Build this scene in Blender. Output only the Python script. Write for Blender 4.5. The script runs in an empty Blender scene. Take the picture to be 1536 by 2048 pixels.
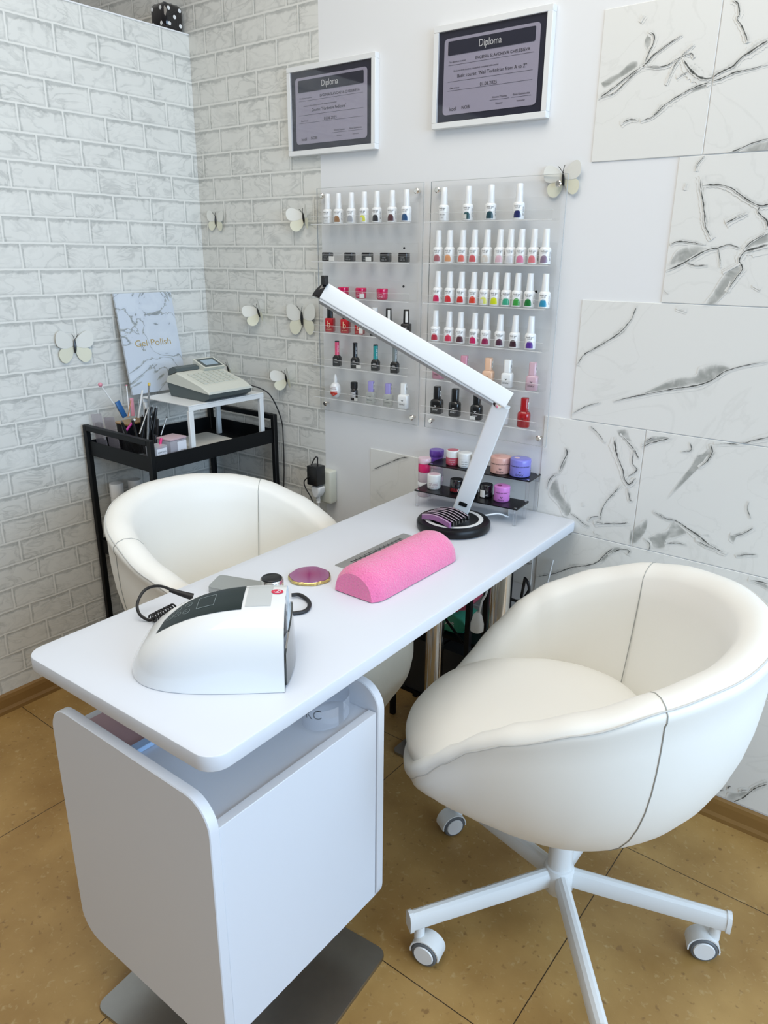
import bpy, bmesh, math, random
from mathutils import Vector, Matrix
random.seed(7)
PI = math.pi
S = bpy.context.scene
COL = S.collection

# ------------------------------------------------------------------ camera, light, exposure
FPX = 1481.8
CAMH = 1.43
RR = ((0.7910822996, 0.6116422553, 0.0090855219),      # camera right
      (-0.2069463887, 0.2536231829, 0.9449065951),     # camera up
      (-0.5756405019, 0.7493790981, -0.3272139667))    # camera forward
cam_d = bpy.data.cameras.new('camera')
cam = bpy.data.objects.new('camera', cam_d)
COL.objects.link(cam)
cam_d.sensor_fit = 'VERTICAL'
cam_d.sensor_height = 36.0
cam_d.lens = 36.0 * FPX / 2048.0
cam_d.clip_start = 0.02
cam.matrix_world = Matrix(((RR[0][0], RR[1][0], -RR[2][0], 0), (RR[0][1], RR[1][1], -RR[2][1], 0),
                           (RR[0][2], RR[1][2], -RR[2][2], CAMH), (0, 0, 0, 1)))
S.camera = cam
S.view_settings.view_transform = 'Standard'
S.view_settings.look = 'None'
S.view_settings.gamma = 1
S.view_settings.use_curve_mapping = False
S.view_settings.exposure = 0.0
S.cycles.transparent_max_bounces = 40

world = bpy.data.worlds.new('world')
S.world = world
world.use_nodes = True
wn = world.node_tree
wn.nodes.clear()
w_out = wn.nodes.new('ShaderNodeOutputWorld')
w_bg = wn.nodes.new('ShaderNodeBackground')
w_tc = wn.nodes.new('ShaderNodeTexCoord')
w_sep = wn.nodes.new('ShaderNodeSeparateXYZ')
w_map = wn.nodes.new('ShaderNodeMapRange')
w_ramp = wn.nodes.new('ShaderNodeValToRGB')
wn.links.new(w_tc.outputs['Generated'], w_sep.inputs[0])
wn.links.new(w_sep.outputs['Z'], w_map.inputs['Value'])
w_map.inputs['From Min'].default_value = -1.0
w_map.inputs['From Max'].default_value = 1.0
wn.links.new(w_map.outputs[0], w_ramp.inputs[0])
cr = w_ramp.color_ramp
cr.elements[0].position = 0.40
cr.elements[0].color = (0.06, 0.055, 0.05, 1)
cr.elements[1].position = 1.0
cr.elements[1].color = (0.90, 0.90, 0.89, 1)
e = cr.elements.new(0.55)
e.color = (0.21, 0.20, 0.19, 1)
e = cr.elements.new(0.75)
e.color = (0.68, 0.66, 0.62, 1)
wn.links.new(w_ramp.outputs[0], w_bg.inputs[0])
w_bg.inputs[1].default_value = 0.70
wn.links.new(w_bg.outputs[0], w_out.inputs[0])


def area_light(name, loc, target, sx, sy, energy, color):
    ld = bpy.data.lights.new(name, 'AREA')
    ld.shape = 'RECTANGLE'
    ld.size = sx
    ld.size_y = sy
    ld.energy = energy
    ld.color = color
    lo = bpy.data.objects.new(name, ld)
    COL.objects.link(lo)
    lo.location = loc
    d = Vector(target) - Vector(loc)
    lo.rotation_euler = d.to_track_quat('-Z', 'Y').to_euler()
    return lo


area_light('window_daylight', (2.5, 0.45, 1.65), (-0.9, 0.85, 0.85), 2.9, 1.7, 122, (0.53, 0.745, 1.0))
area_light('ceiling_panel', (-0.7, 0.6, 2.9), (-0.8, 0.9, 0.0), 1.6, 1.6, 29, (1.0, 0.955, 0.87))

# ------------------------------------------------------------------ helpers
D = 1.843          # distance of the back wall
LX = -2.25         # left wall


def px(xp, yp, **k):
    """point of the photograph -> room point on the plane x=, y= or z="""
    a = ((xp - 768) / FPX, -(yp - 1024) / FPX, 1.0)
    d = [a[0] * RR[0][i] + a[1] * RR[1][i] + a[2] * RR[2][i] for i in range(3)]
    (ax, v), = k.items()
    i = 'xyz'.index(ax)
    o = (0, 0, CAMH)
    t = (v - o[i]) / d[i]
    return Vector([o[j] + d[j] * t for j in range(3)])


MATS = {}


def mat(name, col=(0.8, 0.8, 0.8), rough=0.5, metal=0.0, spec=0.5, coat=0.0, sheen=0.0, emis=None, noise=None, bump=None):
    if name in MATS:
        return MATS[name]
    m = bpy.data.materials.new(name)
    m.use_nodes = True
    nt = m.node_tree
    b = nt.nodes['Principled BSDF']
    b.inputs['Base Color'].default_value = (*col, 1)
    b.inputs['Roughness'].default_value = rough
    b.inputs['Metallic'].default_value = metal
    b.inputs['Specular IOR Level'].default_value = spec
    b.inputs['Coat Weight'].default_value = coat
    b.inputs['Coat Roughness'].default_value = 0.05
    b.inputs['Sheen Weight'].default_value = sheen
    if emis:
        b.inputs['Emission Color'].default_value = (*emis[0], 1)
        b.inputs['Emission Strength'].default_value = emis[1]
    tc = nt.nodes.new('ShaderNodeTexCoord')
    nz = nt.nodes.new('ShaderNodeTexNoise')
    nt.links.new(tc.outputs['Object'], nz.inputs['Vector'])
    sc, amt = noise if noise else (6.0, 0.03)
    nz.inputs['Scale'].default_value = sc
    nz.inputs['Detail'].default_value = 4
    mx = nt.nodes.new('ShaderNodeMixRGB')
    mx.blend_type = 'MIX'
    mx.inputs[1].default_value = (*col, 1)
    mx.inputs[2].default_value = (*[max(0, c * (1 - 2.5 * amt)) for c in col], 1)
    nt.links.new(nz.outputs['Fac'], mx.inputs[0])
    nt.links.new(mx.outputs[0], b.inputs['Base Color'])
    if bump:
        bsc, bst, bd = bump
        n2 = nt.nodes.new('ShaderNodeTexNoise')
        n2.inputs['Scale'].default_value = bsc
        n2.inputs['Detail'].default_value = 6
        nt.links.new(tc.outputs['Object'], n2.inputs['Vector'])
        bp = nt.nodes.new('ShaderNodeBump')
        bp.inputs['Strength'].default_value = bst
        bp.inputs['Distance'].default_value = bd
        nt.links.new(n2.outputs['Fac'], bp.inputs['Height'])
        nt.links.new(bp.outputs[0], b.inputs['Normal'])
    MATS[name] = m
    return m


def clear_mat(name, tint=(0.93, 0.94, 0.95), refl=0.10, milk=0.0, milkcol=(0.8, 0.8, 0.8)):
    if name in MATS:
        return MATS[name]
    m = bpy.data.materials.new(name)
    m.use_nodes = True
    nt = m.node_tree
    nt.nodes.clear()
    out = nt.nodes.new('ShaderNodeOutputMaterial')
    tr = nt.nodes.new('ShaderNodeBsdfTransparent')
    tr.inputs[0].default_value = (*tint, 1)
    gl = nt.nodes.new('ShaderNodeBsdfGlossy')
    gl.inputs['Roughness'].default_value = 0.04
    fr = nt.nodes.new('ShaderNodeLayerWeight')
    fr.inputs[0].default_value = refl
    mx = nt.nodes.new('ShaderNodeMixShader')
    nt.links.new(fr.outputs['Facing'], mx.inputs[0])
    nt.links.new(tr.outputs[0], mx.inputs[1])
    nt.links.new(gl.outputs[0], mx.inputs[2])
    last = mx
    if milk > 0:
        df = nt.nodes.new('ShaderNodeBsdfDiffuse')
        df.inputs[0].default_value = (*milkcol, 1)
        m2 = nt.nodes.new('ShaderNodeMixShader')
        m2.inputs[0].default_value = milk
        nt.links.new(mx.outputs[0], m2.inputs[1])
        nt.links.new(df.outputs[0], m2.inputs[2])
        last = m2
    nt.links.new(last.outputs[0], out.inputs[0])
    MATS[name] = m
    return m


def thing(name, label, cat, loc=(0, 0, 0), rotz=0.0, group=None):
    o = bpy.data.objects.new(name, None)
    COL.objects.link(o)
    o.empty_display_size = 0.05
    o.location = loc
    o.rotation_euler = (0, 0, rotz)
    o['label'] = label
    o['category'] = cat
    if group:
        o['group'] = group
    return o


def rootmat(o):
    while o.parent:
        o = o.parent
    return Matrix.Translation(o.location) @ o.rotation_euler.to_matrix().to_4x4()


def obj(name, bm, m, parent=None, smooth=True, world=False, label=None, angle=40):
    """link a bmesh as ONE mesh object; world=True means its points are room points"""
    if parent is not None and world:
        bm.transform(rootmat(parent).inverted())
    me = bpy.data.meshes.new(name)
    bmesh.ops.recalc_face_normals(bm, faces=bm.faces)
    if smooth:
        for f in bm.faces:
            f.smooth = True
        lim = math.radians(angle)
        for ed in bm.edges:
            if len(ed.link_faces) == 2 and ed.calc_face_angle(0) > lim:
                ed.smooth = False
    bm.to_mesh(me)
    bm.free()
    for mm in (m if isinstance(m, (list, tuple)) else [m]):
        me.materials.append(mm)
    o = bpy.data.objects.new(name, me)
    COL.objects.link(o)
    if parent is not None:
        o.parent = parent
    if label:
        o['label'] = label
    return o


def tag(o, label, cat, group=None):
    o['label'] = label
    o['category'] = cat
    if group:
        o['group'] = group
    return o


def struct(name, bm, m, smooth=False):
    o = obj(name, bm, m, None, smooth)
    o['kind'] = 'structure'
    return o


def dup(root, loc, rotz=None, label=None, group=None):
    r = root.copy()
    COL.objects.link(r)
    r.location = loc
    if rotz is not None:
        r.rotation_euler = (0, 0, rotz)
    if label:
        r['label'] = label
    if group:
        r['group'] = group
    kids = [o for o in bpy.data.objects if o.parent == root]
    for ch in kids:
        c = ch.copy()
        COL.objects.link(c)
        c.parent = r
        for g in [o for o in bpy.data.objects if o.parent == ch]:
            d = g.copy()
            COL.objects.link(d)
            d.parent = c
    return r


def BM():
    return bmesh.new()


def add_box(bm, lo, hi, bev=0.0, seg=2, mi=0):
    n0 = set(bm.faces)
    x0, y0, z0 = lo
    x1, y1, z1 = hi
    v = [bm.verts.new(p) for p in ((x0, y0, z0), (x1, y0, z0), (x1, y1, z0), (x0, y1, z0),
                                   (x0, y0, z1), (x1, y0, z1), (x1, y1, z1), (x0, y1, z1))]
    fs = [bm.faces.new([v[i] for i in q]) for q in
          ((0, 3, 2, 1), (4, 5, 6, 7), (0, 1, 5, 4), (1, 2, 6, 5), (2, 3, 7, 6), (3, 0, 4, 7))]
    if bev > 0:
        es = list({e for f in fs for e in f.edges})
        bmesh.ops.bevel(bm, geom=es, offset=bev, segments=seg, affect='EDGES', profile=0.5)
    nf = [f for f in bm.faces if f not in n0]
    for f in nf:
        f.material_index = mi
    return list({vv for f in nf for vv in f.verts})


def xform(bm, verts, M):
    for v in verts:
        v.co = M @ v.co


def add_prism(bm, pts, axis, a0, a1, mi=0):
    """extrude 2-D outline along axis ('x','y','z') from a0 to a1"""
    def mk(p, a):
        if axis == 'z':
            return (p[0], p[1], a)
        if axis == 'y':
            return (p[0], a, p[1])
        return (a, p[0], p[1])
    b = [bm.verts.new(mk(p, a0)) for p in pts]
    t = [bm.verts.new(mk(p, a1)) for p in pts]
    n = len(pts)
    fs = [bm.faces.new(b), bm.faces.new(t)]
    for i in range(n):
        fs.append(bm.faces.new((b[i], b[(i + 1) % n], t[(i + 1) % n], t[i])))
    for f in fs:
        f.material_index = mi
    return b + t


def rrect(x0, y0, x1, y1, r, seg=6):
    rs = r if isinstance(r, (list, tuple)) else [r] * 4      # BL BR TR TL
    out = []
    for (cx, cy, a0, q) in ((x0 + rs[0], y0 + rs[0], PI, rs[0]), (x1 - rs[1], y0 + rs[1], 1.5 * PI, rs[1]),
                            (x1 - rs[2], y1 - rs[2], 0, rs[2]), (x0 + rs[3], y1 - rs[3], 0.5 * PI, rs[3])):
        for k in range(seg + 1):
            a = a0 + 0.5 * PI * k / seg
            out.append((cx + q * math.cos(a), cy + q * math.sin(a)))
    return out


def add_lathe(bm, prof, c=(0, 0, 0), seg=24, mi=0, cap=True):
    rings = []
    for (r, z) in prof:
        rings.append([bm.verts.new((c[0] + r * math.cos(2 * PI * k / seg), c[1] + r * math.sin(2 * PI * k / seg), c[2] + z))
                      for k in range(seg)])
    fs = []
    for a, b in zip(rings, rings[1:]):
        for k in range(seg):
            fs.append(bm.faces.new((a[k], a[(k + 1) % seg], b[(k + 1) % seg], b[k])))
    if cap:
        fs.append(bm.faces.new(rings[0]))
        fs.append(bm.faces.new(rings[-1]))
    for f in fs:
        f.material_index = mi
    return [v for r in rings for v in r]


def add_loft(bm, secs, mi=0, cap=True):
    rings = [[bm.verts.new(p) for p in s] for s in secs]
    n = len(rings[0])
    fs = []
    for a, b in zip(rings, rings[1:]):
        for k in range(n):
            fs.append(bm.faces.new((a[k], a[(k + 1) % n], b[(k + 1) % n], b[k])))
    if cap:
        fs.append(bm.faces.new(rings[0]))
        fs.append(bm.faces.new(rings[-1]))
    for f in fs:
        f.material_index = mi
    return [v for r in rings for v in r]


def smooth_path(pts, n=8):
    P = [Vector(p) for p in pts]
    if len(P) < 3:
        return P
    P = [2 * P[0] - P[1]] + P + [2 * P[-1] - P[-2]]
    out = []
    for i in range(1, len(P) - 2):
        for k in range(n):
            t = k / n
            a, b, c, d = P[i - 1], P[i], P[i + 1], P[i + 2]
            out.append(0.5 * ((2 * b) + (c - a) * t + (2 * a - 5 * b + 4 * c - d) * t * t + (3 * b - a - 3 * c + d) * t ** 3))
    out.append(P[-2])
    return out


def add_tube(bm, pts, r, seg=8, mi=0, closed=False):
    P = [Vector(p) for p in pts]
    rs = r if isinstance(r, (list, tuple)) else [r] * len(P)
    rings = []
    up = None
    n = len(P)
    for i, p in enumerate(P):
        if closed:
            t = (P[(i + 1) % n] - P[i - 1]).normalized()
        else:
            t = (P[min(i + 1, n - 1)] - P[max(i - 1, 0)]).normalized()
        if up is None:
            up = Vector((0, 0, 1)) if abs(t.z) < 0.9 else Vector((1, 0, 0))
        u = (up - t * up.dot(t)).normalized()
        v = t.cross(u)
        up = u
        rings.append([bm.verts.new(p + rs[i] * (u * math.cos(2 * PI * k / seg) + v * math.sin(2 * PI * k / seg))) for k in range(seg)])
    fs = []
    pr = list(zip(rings, rings[1:])) + ([(rings[-1], rings[0])] if closed else [])
    for a, b in pr:
        for k in range(seg):
            fs.append(bm.faces.new((a[k], a[(k + 1) % seg], b[(k + 1) % seg], b[k])))
    if not closed:
        fs.append(bm.faces.new(rings[0]))
        fs.append(bm.faces.new(rings[-1]))
    for f in fs:
        f.material_index = mi
    return [v for rg in rings for v in rg]


def add_bar(bm, p0, p1, w, h, up=(0, 0, 1), bev=0.0, mi=0):
    """rectangular bar from p0 to p1, width w across, height h along up"""
    p0, p1 = Vector(p0), Vector(p1)
    t = (p1 - p0)
    L = t.length
    t.normalize()
    u = Vector(up)
    u = (u - t * u.dot(t)).normalized()
    s = t.cross(u)
    vs = add_box(bm, (0, -w / 2, -h / 2), (L, w / 2, h / 2), bev, 2, mi)
    M = Matrix((( t.x, s.x, u.x, p0.x), (t.y, s.y, u.y, p0.y), (t.z, s.z, u.z, p0.z), (0, 0, 0, 1)))
    xform(bm, vs, M)
    return vs


def add_grid(bm, rows, mi=0, wrap=False):
    R_ = [[bm.verts.new(p) for p in r] for r in rows]
    fs = []
    for a, b in zip(R_, R_[1:]):
        n = len(a)
        for k in range(n if wrap else n - 1):
            fs.append(bm.faces.new((a[k], a[(k + 1) % n], b[(k + 1) % n], b[k])))
    for f in fs:
        f.material_index = mi
    return R_


def add_ellipsoid(bm, c, r, seg=16, mi=0):
    prof = []
    k = seg // 2
    for i in range(k + 1):
        a = -PI / 2 + PI * i / k
        prof.append((max(1e-4, math.cos(a)), math.sin(a)))
    vs = add_lathe(bm, prof, (0, 0, 0), seg, mi)
    for v in vs:
        v.co = Vector((c[0] + v.co.x * r[0], c[1] + v.co.y * r[1], c[2] + v.co.z * r[2]))
    return vs


TXT = {}


def text_tris(s, size=1.0):
    """built-in font -> list of vertices and faces in the xy plane, centred"""
    if s in TXT:
        return TXT[s]
    cu = bpy.data.curves.new('t', 'FONT')
    cu.body = s
    cu.size = 1.0
    cu.align_x = 'CENTER'
    cu.align_y = 'CENTER'
    cu.resolution_u = 3
    o = bpy.data.objects.new('t', cu)
    COL.objects.link(o)
    dg = bpy.context.evaluated_depsgraph_get()
    me = o.evaluated_get(dg).to_mesh()
    V = [tuple(v.co) for v in me.vertices]
    F = [tuple(p.vertices) for p in me.polygons]
    o.evaluated_get(dg).to_mesh_clear()
    bpy.data.objects.remove(o)
    bpy.data.curves.remove(cu)
    TXT[s] = (V, F)
    return TXT[s]


def add_text(bm, s, fn, sx, sy=None, mi=0):
    """fn maps (u, v) on the label to a point"""
    V, F = text_tris(s)
    sy = sy or sx
    vs = [bm.verts.new(fn(v[0] * sx, v[1] * sy)) for v in V]
    for f in F:
        try:
            ff = bm.faces.new([vs[i] for i in f])
            ff.material_index = mi
        except ValueError:
            pass


def cyl_fn(r, z, a0=0.0):
    """label coordinates wrapped round a cylinder; angle a0 turns from -y towards +x"""
    def f(u, v):
        a = -PI / 2 + a0 + u / r
        return (r * math.cos(a), r * math.sin(a), z + v)
    return f


def add_patch(bm, outline, fn, mi=0, n=10):
    """filled patch by vertical strips: outline = list of (u, vlo, vhi)"""
    lo = [bm.verts.new(fn(u, a)) for u, a, b in outline]
    hi = [bm.verts.new(fn(u, b)) for u, a, b in outline]
    for i in range(len(outline) - 1):
        f = bm.faces.new((lo[i], lo[i + 1], hi[i + 1], hi[i]))
        f.material_index = mi


def rect_strip(w, h, n=8):
    return [(-w / 2 + w * i / n, -h / 2, h / 2) for i in range(n + 1)]


# ------------------------------------------------------------------ surface materials
def brick_paper(axis):
    m = bpy.data.materials.new('brick_wallpaper_' + axis)
    m.use_nodes = True
    nt = m.node_tree
    b = nt.nodes['Principled BSDF']
    b.inputs['Roughness'].default_value = 0.62
    b.inputs['Specular IOR Level'].default_value = 0.3
    N = nt.nodes.new
    Lk = nt.links.new

    def math_(op, a, bb=None, c=None):
        nd = N('ShaderNodeMath')
        nd.operation = op
        for i, q in enumerate((a, bb, c)):
            if q is None:
                continue
            if isinstance(q, (int, float)):
                nd.inputs[i].default_value = q
            else:
                Lk(q, nd.inputs[i])
        return nd.outputs[0]
    geo = N('ShaderNodeNewGeometry')
    sep = N('ShaderNodeSeparateXYZ')
    Lk(geo.outputs['Position'], sep.inputs[0])
    nz = N('ShaderNodeTexNoise')
    nz.inputs['Scale'].default_value = 38
    nz.inputs['Detail'].default_value = 5
    Lk(geo.outputs['Position'], nz.inputs['Vector'])
    nzl = N('ShaderNodeTexNoise')
    nzl.inputs['Scale'].default_value = 11
    nzl.inputs['Detail'].default_value = 3
    Lk(geo.outputs['Position'], nzl.inputs['Vector'])
    H = 0.0741
    W = 0.1395
    ztop = 2.0475
    u0 = {'y': 1.3560, 'x': -2.078}[axis]
    zt = {'y': 2.0475, 'x': 1.9735}[axis]
    wob = math_('MULTIPLY', math_('SUBTRACT', nz.outputs['Fac'], 0.5), 0.005)
    zrel = math_('DIVIDE', math_('SUBTRACT', zt + 20 * H, math_('ADD', sep.outputs['Z'], wob)), H)
    row = math_('FLOOR', zrel)
    fv = math_('SUBTRACT', zrel, row)                      # 0 top .. 1 bottom of the course
    src = sep.outputs['Y'] if axis == 'y' else sep.outputs['X']
    sh = math_('MULTIPLY', math_('SUBTRACT', row, 20.0), 0.3333)
    urel = math_('SUBTRACT', math_('DIVIDE', math_('SUBTRACT', math_('ADD', src, wob), u0), W), sh)
    colm = math_('FLOOR', urel)
    fu = math_('SUBTRACT', urel, colm)
    # distance in metres from each side
    dt = math_('MULTIPLY', fv, H)
    db = math_('MULTIPLY', math_('SUBTRACT', 1.0, fv), H)
    dl = math_('MULTIPLY', fu, W)
    dr = math_('MULTIPLY', math_('SUBTRACT', 1.0, fu), W)
    dmin = math_('MINIMUM', math_('MINIMUM', dt, db), math_('MINIMUM', dl, dr))
    mort = N('ShaderNodeMapRange')
    mort.interpolation_type = 'SMOOTHSTEP'
    Lk(dmin, mort.inputs['Value'])
    mort.inputs['From Min'].default_value = 0.0012
    mort.inputs['From Max'].default_value = 0.0042
    # printed grey line under the top and beside the left edge, broken up
    n3 = N('ShaderNodeTexNoise')
    n3.inputs['Scale'].default_value = 26
    n3.inputs['Detail'].default_value = 4
    n3.inputs['Distortion'].default_value = 1.2
    Lk(geo.outputs['Position'], n3.inputs['Vector'])
    thick = math_('MULTIPLY', n3.outputs['Fac'], 0.021)
    dedge = math_('MINIMUM', dt, math_('MULTIPLY', dl, 1.5))
    edge = N('ShaderNodeMapRange')
    edge.interpolation_type = 'SMOOTHSTEP'
    Lk(math_('SUBTRACT', dedge, thick), edge.inputs['Value'])
    edge.inputs['From Min'].default_value = -0.003
    edge.inputs['From Max'].default_value = 0.0045
    edge.inputs['To Min'].default_value = 1.0
    edge.inputs['To Max'].default_value = 0.0
    # right/bottom thin line
    e2 = N('ShaderNodeMapRange')
    Lk(math_('SUBTRACT', math_('MINIMUM', db, dr), math_('MULTIPLY', nz.outputs['Fac'], 0.012)), e2.inputs['Value'])
    e2.inputs['From Min'].default_value = -0.001
    e2.inputs['From Max'].default_value = 0.003
    e2.inputs['To Min'].default_value = 0.28
    e2.inputs['To Max'].default_value = 0.0
    # hewn wrinkles
    mp = N('ShaderNodeMapping')
    mp.inputs['Scale'].default_value = (1, 1, 2.2)
    Lk(geo.outputs['Position'], mp.inputs['Vector'])
    mus = N('ShaderNodeTexNoise')
    mus.inputs['Scale'].default_value = 10
    mus.inputs['Detail'].default_value = 6
    mus.inputs['Distortion'].default_value = 1.6
    Lk(mp.outputs[0], mus.inputs['Vector'])
    wr = math_('SUBTRACT', 1.0, math_('MULTIPLY', math_('ABSOLUTE', math_('SUBTRACT', mus.outputs['Fac'], 0.52)), 15.0))
    wr = math_('MAXIMUM', wr, 0.0)
    wmask = N('ShaderNodeMapRange')
    Lk(nzl.outputs['Fac'], wmask.inputs['Value'])
    wmask.inputs['From Min'].default_value = 0.42
    wmask.inputs['From Max'].default_value = 0.62
    wr = math_('MULTIPLY', wr, math_('ADD', 0.25, math_('MULTIPLY', wmask.outputs[0], 0.6)))
    dark = math_('MINIMUM', math_('ADD', math_('ADD', math_('MULTIPLY', edge.outputs[0], 0.62), e2.outputs[0]),
                                  math_('ADD', math_('MULTIPLY', wr, 0.55), math_('MULTIPLY', nzl.outputs['Fac'], 0.34))), 1.0)
    dark = math_('MULTIPLY', dark, mort.outputs[0])
    rmp = N('ShaderNodeMixRGB')
    rmp.inputs[1].default_value = (0.76, 0.76, 0.72, 1)
    rmp.inputs[2].default_value = (0.44, 0.45, 0.43, 1)
    Lk(dark, rmp.inputs[0])
    Lk(rmp.outputs[0], b.inputs['Base Color'])
    bp = N('ShaderNodeBump')
    bp.inputs['Strength'].default_value = 0.35
    bp.inputs['Distance'].default_value = 0.002
    bp.invert = True
    Lk(dark, bp.inputs['Height'])
    Lk(bp.outputs[0], b.inputs['Normal'])
    return m


def floor_mat():
    m = bpy.data.materials.new('vinyl_tile_floor')
    m.use_nodes = True
    nt = m.node_tree
    b = nt.nodes['Principled BSDF']
    b.inputs['Roughness'].default_value = 0.42
    b.inputs['Specular IOR Level'].default_value = 0.45
    N = nt.nodes.new
    Lk = nt.links.new
    geo = N('ShaderNodeNewGeometry')
    big = N('ShaderNodeTexNoise')
    big.inputs['Scale'].default_value = 5.5
    big.inputs['Detail'].default_value = 5
    Lk(geo.outputs['Position'], big.inputs['Vector'])
    r1 = N('ShaderNodeValToRGB')
    r1.color_ramp.elements[0].position = 0.3
    r1.color_ramp.elements[0].color = (0.285, 0.160, 0.045, 1)
    r1.color_ramp.elements[1].position = 0.72
    r1.color_ramp.elements[1].color = (0.44, 0.275, 0.095, 1)
    Lk(big.outputs['Fac'], r1.inputs[0])
    fine = N('ShaderNodeTexNoise')
    fine.inputs['Scale'].default_value = 70
    fine.inputs['Detail'].default_value = 3
    fine.inputs['Distortion'].default_value = 0.6
    Lk(geo.outputs['Position'], fine.inputs['Vector'])
    r2 = N('ShaderNodeValToRGB')
    r2.color_ramp.elements[0].position = 0.60
    r2.color_ramp.elements[0].color = (0, 0, 0, 1)
    r2.color_ramp.elements[1].position = 0.80
    r2.color_ramp.elements[1].color = (1, 1, 1, 1)
    Lk(fine.outputs['Fac'], r2.inputs[0])
    mx = N('ShaderNodeMixRGB')
    mx.inputs[2].default_value = (0.47, 0.34, 0.16, 1)
    Lk(r2.outputs[0], mx.inputs[0])
    Lk(r1.outputs[0], mx.inputs[1])
    f2 = N('ShaderNodeTexNoise')
    f2.inputs['Scale'].default_value = 55
    f2.inputs['Detail'].default_value = 2
    mp = N('ShaderNodeMapping')
    mp.inputs['Location'].default_value = (3.1, 1.7, 0)
    Lk(geo.outputs['Position'], mp.inputs[0])
    Lk(mp.outputs[0], f2.inputs['Vector'])
    r3 = N('ShaderNodeValToRGB')
    r3.color_ramp.elements[0].position = 0.27
    r3.color_ramp.elements[0].color = (1, 1, 1, 1)
    r3.color_ramp.elements[1].position = 0.36
    r3.color_ramp.elements[1].color = (0, 0, 0, 1)
    Lk(f2.outputs['Fac'], r3.inputs[0])
    mx2 = N('ShaderNodeMixRGB')
    mx2.inputs[2].default_value = (0.24, 0.135, 0.045, 1)
    Lk(r3.outputs[0], mx2.inputs[0])
    Lk(mx.outputs[0], mx2.inputs[1])
    # seams
    sep = N('ShaderNodeSeparateXYZ')
    Lk(geo.outputs['Position'], sep.inputs[0])

    def mth(op, a, bb):
        nd = N('ShaderNodeMath')
        nd.operation = op
        for i, q in enumerate((a, bb)):
            if isinstance(q, (int, float)):
                nd.inputs[i].default_value = q
            else:
                Lk(q, nd.inputs[i])
        return nd.outputs[0]
    T = 0.6415

    def seam(src, o):
        q = mth('ADD', mth('DIVIDE', mth('SUBTRACT', src, o), T), 100.5)
        fr = mth('SUBTRACT', q, mth('FLOOR', q, 0))
        d = mth('ABSOLUTE', mth('SUBTRACT', fr, 0.5), 0)
        return mth('MULTIPLY', d, T)
    d = mth('MINIMUM', seam(sep.outputs['X'], -0.43), seam(sep.outputs['Y'], 0.946))
    ms = mth('LESS_THAN', d, 0.0011)
    mx3 = N('ShaderNodeMixRGB')
    mx3.inputs[2].default_value = (0.030, 0.015, 0.006, 1)
    Lk(ms, mx3.inputs[0])
    Lk(mx2.outputs[0], mx3.inputs[1])
    Lk(mx3.outputs[0], b.inputs['Base Color'])
    bp = N('ShaderNodeBump')
    bp.inputs['Strength'].default_value = 0.12
    bp.inputs['Distance'].default_value = 0.001
    Lk(fine.outputs['Fac'], bp.inputs['Height'])
    Lk(bp.outputs[0], b.inputs['Normal'])
    return m


def marble_mat():
    m = bpy.data.materials.new('white_marble')
    m.use_nodes = True
    nt = m.node_tree
    b = nt.nodes['Principled BSDF']
    b.inputs['Roughness'].default_value = 0.30
    N = nt.nodes.new
    Lk = nt.links.new
    geo = N('ShaderNodeNewGeometry')
    n1 = N('ShaderNodeTexNoise')
    n1.inputs['Scale'].default_value = 3.2
    n1.inputs['Detail'].default_value = 7
    n1.inputs['Distortion'].default_value = 1.4
    Lk(geo.outputs['Position'], n1.inputs['Vector'])
    sb = N('ShaderNodeMath')
    sb.operation = 'SUBTRACT'
    Lk(n1.outputs['Fac'], sb.inputs[0])
    sb.inputs[1].default_value = 0.5
    ab = N('ShaderNodeMath')
    ab.operation = 'ABSOLUTE'
    Lk(sb.outputs[0], ab.inputs[0])
    rp = N('ShaderNodeValToRGB')
    rp.color_ramp.elements[0].position = 0.0
    rp.color_ramp.elements[0].color = (0.735, 0.735, 0.705, 1)
    rp.color_ramp.elements[1].position = 0.012
    rp.color_ramp.elements[1].color = (0.775, 0.775, 0.745, 1)
    Lk(ab.outputs[0], rp.inputs[0])
    Lk(rp.outputs[0], b.inputs['Base Color'])
    return m


M_WALL = mat('white_wall_paint', (0.79, 0.80, 0.81), 0.6, noise=(2.0, 0.008), bump=(140, 0.08, 0.001))
M_CEIL = mat('ceiling_paint', (0.82, 0.82, 0.80), 0.8)
M_MARB = marble_mat()
M_BASEB = mat('brown_skirting', (0.30, 0.165, 0.05), 0.35, noise=(12, 0.12))
M_LAM = mat('white_laminate', (0.68, 0.71, 0.765), 0.33, noise=(3, 0.006))
M_LEATH = mat('cream_white_leatherette', (0.86, 0.85, 0.80), 0.42, spec=0.4, noise=(4, 0.010), bump=(260, 0.10, 0.0006))
M_PIPE = mat('leatherette_piping', (0.62, 0.62, 0.60), 0.5)
M_SEAM = mat('seam_thread', (0.36, 0.37, 0.35), 0.6)
M_WMET = mat('white_powder_metal', (0.76, 0.78, 0.78), 0.35)
M_WPLA = mat('white_plastic', (0.78, 0.79, 0.79), 0.3)
M_GLOSSW = mat('glossy_white_plastic', (0.80, 0.82, 0.83), 0.12, coat=0.6, noise=(3, 0.004))
M_BLK = mat('black_metal', (0.005, 0.006, 0.007), 0.45, spec=0.2, noise=(10, 0.1))
M_BPLA = mat('black_plastic', (0.010, 0.011, 0.012), 0.3)
M_BGLO = mat('black_gloss', (0.008, 0.008, 0.010), 0.08, coat=0.5)
M_BSAT = mat('black_satin_acrylic', (0.006, 0.006, 0.007), 0.32, spec=0.25)
M_RUB = mat('black_rubber', (0.012, 0.012, 0.013), 0.55)
M_GRYR = mat('grey_tyre', (0.12, 0.13, 0.14), 0.5)
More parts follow.
